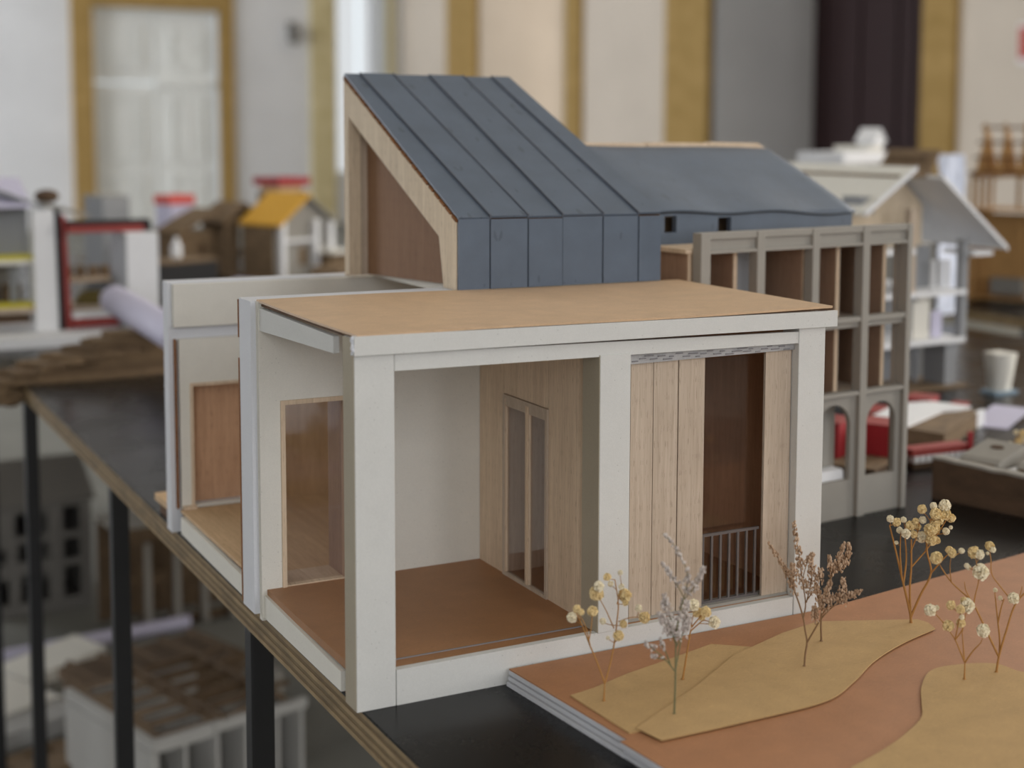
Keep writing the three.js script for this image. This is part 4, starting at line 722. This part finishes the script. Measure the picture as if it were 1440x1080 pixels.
{ // the row of small houses
  const y = thing('yellow_roof_house', 'grey card house model with a bright yellow roof slope', 'model', [0.80, 0, -2.60], 0.42);
  part(y, 'base', bx(-0.06, 0.16, 0, 0.006, -0.12, 0.03), M.brownCard);
  part(y, 'gable_wall', prism([[-0.035, 0.006], [0.125, 0.006], [0.125, 0.150], [0.045, 0.205], [-0.035, 0.148]], -0.012, -0.008, 'z', [[[0.03, 0.035], [0.065, 0.035], [0.065, 0.08], [0.03, 0.08]], [[0.078, 0.085], [0.108, 0.085], [0.108, 0.135], [0.078, 0.135]]]), M.greyCard);
  part(y, 'yellow_slope', prism([[-0.055, 0.138], [0.045, 0.212], [0.049, 0.207], [-0.052, 0.133]], -0.13, 0.02, 'z'), M.yellow); part(y, 'grey_slope', prism([[0.045, 0.210], [0.14, 0.145], [0.137, 0.141], [0.045, 0.205]], -0.12, 0.008, 'z'), M.greyCard);
  for (const x of [-0.035, 0.072, 0.122]) part(y, 'white_post', bx(x, x + 0.014, 0.006, x > 0.1 ? 0.14 : 0.146, -0.008, 0.006), M.white);
  part(y, 'floor_band', bx(-0.02, 0.072, 0.093, 0.1, -0.008, 0.002), M.white); part(y, 'side_wall', bx(-0.05, -0.046, 0.006, 0.136, -0.12, -0.01), M.brownCard); part(y, 'back_wall', bx(-0.05, 0.125, 0.006, 0.14, -0.12, -0.116), M.greyCard);
  part(y, 'low_slab', bx(0.088, 0.16, 0.062, 0.07, -0.01, 0.05), M.cream); part(y, 'low_wall', bx(0.09, 0.155, 0.006, 0.062, -0.005, 0.04), M.brownCard); part(y, 'door_leaf', bx(-0.044, -0.036, 0.01, 0.12, -0.07, -0.03), M.greyBoard);
  const l = thing('low_roof_model', 'low tan model roof with three small dark skylights', 'model', [0.87, 0, -2.36], 0.42);
  part(l, 'body', bx(-0.1, 0.11, 0, 0.018, -0.045, 0.04), M.brownCard);
  const rf = part(l, 'roof_slope', prism([[-0.05, 0.052], [0.052, 0.014], [0.054, 0.018], [-0.048, 0.056]], -0.085, 0.115, 'x'), M.brownCard);
  for (const x of [-0.03, 0.015, 0.06]) part(rf, 'skylight', bx(x, x + 0.014, 0.036, 0.042, -0.014, 0.006), M.blackMatt);
  part(l, 'hip_end', prism([[-0.115, 0.0], [-0.085, 0.0], [-0.085, 0.054]], -0.045, 0.045, 'z'), M.brownCard);
  const d = thing('timber_frame_house', 'dark brown framed house model beside the yellow roofed one', 'model', [0.725, 0, -2.745], 0.4);
  for (const x of [-0.055, -0.025, 0.005, 0.035]) part(d, 'post', bx(x, x + 0.012, 0, 0.145, -0.01, 0), M.brownCard);
  for (const yy of [0, 0.055, 0.13]) part(d, 'beam', bx(-0.055, 0.047, yy, yy + 0.012, -0.01, 0.002), M.brownCard);
  part(d, 'back_wall', bx(-0.055, 0.047, 0, 0.145, -0.09, -0.085), M.brownCard); part(d, 'roof_slope', prism([[-0.068, 0.138], [0.0, 0.185], [0.0, 0.178], [-0.062, 0.132]], -0.1, 0.012, 'z'), M.brownCard); part(d, 'roof_slope', prism([[0.0, 0.185], [0.06, 0.145], [0.056, 0.139], [0.0, 0.178]], -0.1, 0.012, 'z'), M.brownCard); part(d, 'balcony', bx(0.0, 0.042, 0.066, 0.084, 0.0, 0.02), M.pale);
  const b = thing('tan_house', 'tan card cottage model with a lean-to roof', 'model', [0.585, 0, -2.73], 0.4);
  part(b, 'body', bx(-0.05, 0.05, 0, 0.12, -0.05, 0.03), M.brownCard); part(b, 'roof_slope', prism([[-0.055, 0.118], [0.0, 0.145], [0.062, 0.172], [0.064, 0.166], [0.0, 0.138], [-0.052, 0.112]], -0.06, 0.04, 'z'), M.brownCard); part(b, 'window', bx(0.01, 0.026, 0.055, 0.09, 0.03, 0.0312), M.glass);
  const pk = thing('red_roof_box', 'small white box with a pinkish red lid on a crate', 'model', [0.60, 0, -2.92], 0.4);
  part(pk, 'body', bx(-0.035, 0.035, 0, 0.175, -0.03, 0.03), M.lilac); part(pk, 'lid', bx(-0.038, 0.038, 0.175, 0.198, -0.033, 0.033), M.pinkRed);
  const rs = thing('red_slab_model', 'tall tan box with a dark red slab on top behind the yellow roof', 'model', [0.86, 0, -2.86], 0.4);
  part(rs, 'body', bx(-0.045, 0.045, 0, 0.205, -0.04, 0.04), M.brownCard); part(rs, 'slab', bx(-0.052, 0.052, 0.222, 0.242, -0.05, 0.05), M.red); part(rs, 'neck', bx(-0.04, 0.04, 0.205, 0.222, -0.035, 0.035), M.pale);
  const k = thing('black_box', 'low black box before the tan cottage model', 'box', [0.515, 0, -2.55], 0.42);
  part(k, 'body', rb(-0.08, 0.085, 0, 0.062, -0.05, 0.04, 0.003), M.blackMatt); part(k, 'lid', bx(-0.082, 0.087, 0.062, 0.068, -0.052, 0.042), M.brownCard);
  const lv = thing('lilac_slab', 'flat lilac slab before the low black box', 'slab', [0.60, 0, -2.45], 0.42);
  part(lv, 'body', prism([[-0.05, 0], [0.06, 0], [0.06, 0.024], [-0.03, 0.012], [-0.05, 0.006]], -0.03, 0.03, 'z'), M.lilac);
  const gb = thing('grey_carton', 'pale grey carton on end before the white double door', 'box', [0.42, 0, -2.86], 0.4);
  part(gb, 'body', bx(-0.035, 0.04, 0, 0.2, -0.04, 0.04), M.greyBoard); part(gb, 'flap', bx(-0.035, 0.04, 0.2, 0.2035, -0.04, 0.02), M.greyCard);
  const bo = thing('small_bottle', 'small white bottle beside the tan cottage model', 'bottle', [0.515, 0.068, -2.56], 0);
  part(bo, 'body', new THREE.LatheGeometry([[0, 0], [0.011, 0], [0.0125, 0.006], [0.0125, 0.028], [0.006, 0.04], [0.005, 0.048], [0, 0.05]].map(([a, b2]) => new THREE.Vector2(a, b2)), 20), M.white);
}

// ---------------------------------------------------------------- models stored on the floor under the table
function facade(t, w, h, holes, mat, z = 0) { part(t, 'facade', prism([[0, 0], [w, 0], [w, h], [0, h]], z - 0.006, z, 'z', holes), mat); }
const rect = (a, b, c, d) => [[a, c], [b, c], [b, d], [a, d]];
const archHole = (a, b, c, d) => { const r = (b - a) / 2, p = [[a, c], [b, c]]; for (let k = 0; k <= 10; k++) { const q = Math.PI * k / 10; p.push([a + r + r * Math.cos(q), d - r + r * Math.sin(q)]); } return p; };
{
  const t = thing('stored_house_model', 'grey house model with an arched window on the floor under the table', 'model', [0.115, FLOOR, -2.65], 0.05);
  facade(t, 0.215, 0.26, [rect(0.045, 0.118, 0.185, 0.24), rect(0.05, 0.12, 0.125, 0.17), archHole(0.055, 0.118, 0.03, 0.108), rect(0.15, 0.19, 0.185, 0.245), rect(0.15, 0.19, 0.12, 0.17), rect(0.15, 0.19, 0.03, 0.105), rect(0.008, 0.03, 0.03, 0.09), rect(0.002, 0.025, 0.125, 0.16)], M.greyCardDark);  // darker card throughout, shade under the table put into the colour
  part(t, 'side_wall', bx(0.211, 0.215, 0, 0.26, -0.25, -0.006), M.greyCardDark); part(t, 'back_wall', bx(0, 0.211, 0, 0.26, -0.25, -0.244), M.greyCardDark); part(t, 'side_wall', bx(0, 0.004, 0, 0.26, -0.244, -0.006), M.greyCardDark); part(t, 'floor_plate', bx(0.004, 0.211, 0, 0.004, -0.244, -0.006), M.greyCardDark); part(t, 'attic_floor', bx(0, 0.215, 0.252, 0.257, -0.25, -0.006), M.greyCardDark);
  part(t, 'roof_slope', prism([[0.014, 0.258], [-0.12, 0.335], [-0.12, 0.341], [0.018, 0.264]], -0.01, 0.222, 'x'), M.greyCardDark); part(t, 'roof_slope', prism([[-0.12, 0.335], [-0.26, 0.262], [-0.26, 0.268], [-0.12, 0.341]], -0.01, 0.222, 'x'), M.greyCardDark);
  const p = thing('stored_arcade_model', 'pale ruined arcade model with slender columns on the floor under the table', 'model', [0.33, FLOOR, -2.42], 0.1);
  facade(p, 0.29, 0.24, [archHole(0.02, 0.06, 0.02, 0.10), archHole(0.085, 0.125, 0.02, 0.10), archHole(0.15, 0.19, 0.02, 0.10), archHole(0.215, 0.255, 0.02, 0.1), rect(0.02, 0.055, 0.13, 0.2), rect(0.085, 0.12, 0.13, 0.2), rect(0.15, 0.185, 0.13, 0.2), rect(0.215, 0.25, 0.13, 0.2)], M.brownMid);
  for (const x of [0.004, 0.068, 0.134, 0.198, 0.265]) part(p, 'column', new THREE.CylinderGeometry(0.007, 0.009, 0.2, 10).translate(x + 0.004, 0.1, 0.012), M.greyCard);
  part(p, 'back_wall', bx(0, 0.29, 0, 0.24, -0.12, -0.115), M.brownMid); part(p, 'top_slab', bx(-0.005, 0.295, 0.24, 0.247, -0.12, 0.02), M.greyCard);
  const tb = thing('paper_tube', 'long lilac paper tube lying behind the stored foam boards', 'tube', [0.16, -0.735, -2.36], 0);
  const ring = []; const c1 = [], c2 = []; for (let k = 0; k < 24; k++) { const a = k / 24 * 2 * Math.PI; c1.push([0.0145 * Math.cos(a), 0.0145 * Math.sin(a)]); c2.push([0.0125 * Math.cos(a), 0.0125 * Math.sin(a)]); }
  const tg = prism(c1, -0.33, 0.33, 'x', [c2]); tg.rotateY(0.12); part(tb, 'sheet', tg, M.lilac);
  const wb = thing('foam_board', 'thick white foam board lying tilted beside the beamed slab model', 'board', [0.02, FLOOR, -2.02], 0.42);
  const wg = bx(-0.10, 0.12, 0, 0.035, -0.14, 0.14); part(wb, 'body', wg.rotateZ(0.0), M.shadedWhite); part(wb, 'top_sheet', bx(-0.08, 0.11, 0.035, 0.039, -0.13, 0.06), M.cream);
  const w2 = thing('foam_board', 'small cream board leaning on the lilac paper tube', 'board', [0.17, FLOOR, -2.24], 0.35);
  part(w2, 'body', prism([[-0.09, 0], [0.08, 0.0], [0.085, 0.05], [-0.085, 0.03]], -0.06, 0.06, 'z'), M.cream); part(w2, 'edge', bx(-0.086, 0.08, 0, 0.012, 0.06, 0.063), M.greyCard);
  const cp = thing('card_tray', 'flat brown card tray on the floor before the foam board', 'tray', [0.085, FLOOR, -1.77], 0.35);
  part(cp, 'base', bx(-0.055, 0.055, 0, 0.012, -0.06, 0.045), M.brownMid); part(cp, 'top_plate', prism([[-0.06, -0.065], [0.06, -0.065], [0.06, 0.05], [-0.06, 0.05]], 0.012, 0.02, 'y', [[[-0.02, -0.05], [0.03, -0.05], [0.03, -0.02], [-0.02, -0.02]]]), M.brownCard);
  // beamed slab model: local x from its front corner to the side, -z back
  const s = thing('beamed_slab_model', 'white storey model with a brown grey slotted slab and beam grid', 'model', [0.189, FLOOR, -1.444], 0.26);
  const H = 0.15;
  part(s, 'side_wall', bx(0, 0.012, 0, H - 0.02, -0.31, 0), M.shadedWhite); part(s, 'slab_edge', bx(0, 0.012, H - 0.018, H, -0.312, 0.001), M.shadedWhite);
  part(s, 'slab_edge', bx(0.012, 0.11, H - 0.02, H, -0.012, 0.001), M.shadedWhite); part(s, 'slab_edge', bx(0.112, 0.175, H - 0.016, H, -0.012, 0.0), M.shadedWhite); part(s, 'slab_edge', bx(0.178, 0.29, H - 0.02, H - 0.004, -0.012, 0.0), M.shadedWhite);
  const slots = []; for (let i = 0; i < 5; i++) for (const [a, b] of [[0.03, 0.115], [0.145, 0.225]]) slots.push(rect(a + (i % 2) * 0.01, b, -0.067 - i * 0.056, -0.067 - i * 0.056 + 0.036).map(([x, z]) => [x, z]));
  part(s, 'slab', prism([[0.012, -0.012], [0.20, -0.012], [0.25, -0.06], [0.25, -0.31], [0.012, -0.31]], H - 0.005, H - 0.002, 'y', slots), M.brownCard);
  for (const x of [0.128, 0.246]) part(s, 'grid_beam', bx(x, x + 0.008, H - 0.002, H + 0.008, -0.34, -0.01), M.brownMid);
  for (let i = 0; i < 5; i++) part(s, 'grid_beam', bx(0.12, 0.30, H - 0.002, H + 0.005, -0.078 - i * 0.058, -0.071 - i * 0.058), M.brownMid);
  for (const x of [0.06, 0.118, 0.172, 0.232, 0.28]) part(s, 'pier', bx(x, x + 0.006, 0, H - 0.02, -0.10, -0.006), M.shadedWhite);
  part(s, 'cross_wall', bx(0.014, 0.285, 0, H - 0.02, -0.14, -0.135), M.shadedWhite); part(s, 'back_wall', bx(0.012, 0.25, 0, H - 0.012, -0.31, -0.304), M.shadedWhite); part(s, 'foot_plate', bx(0, 0.30, -0.0, 0.004, -0.30, 0.0), M.greyCard); part(s, 'drum', new THREE.CylinderGeometry(0.028, 0.028, 0.06, 20).translate(0.285, H - 0.02, -0.12), M.greyCard);
  const g2 = thing('beamed_slab_model', 'low brown card frame tucked behind the white storey model', 'model', [0.235, FLOOR, -1.86], 0.3);
  part(g2, 'slab', bx(-0.05, 0.25, 0.08, 0.1, -0.16, 0.02), M.brownMid); for (let i = 0; i < 5; i++) part(g2, 'grid_beam', bx(-0.04 + i * 0.065, -0.03 + i * 0.065, 0.1, 0.112, -0.15, 0.01), M.brownMid); part(g2, 'body', bx(-0.045, 0.245, 0, 0.08, -0.15, 0.01), M.brownMid);
}

renderer.render(scene, camera);
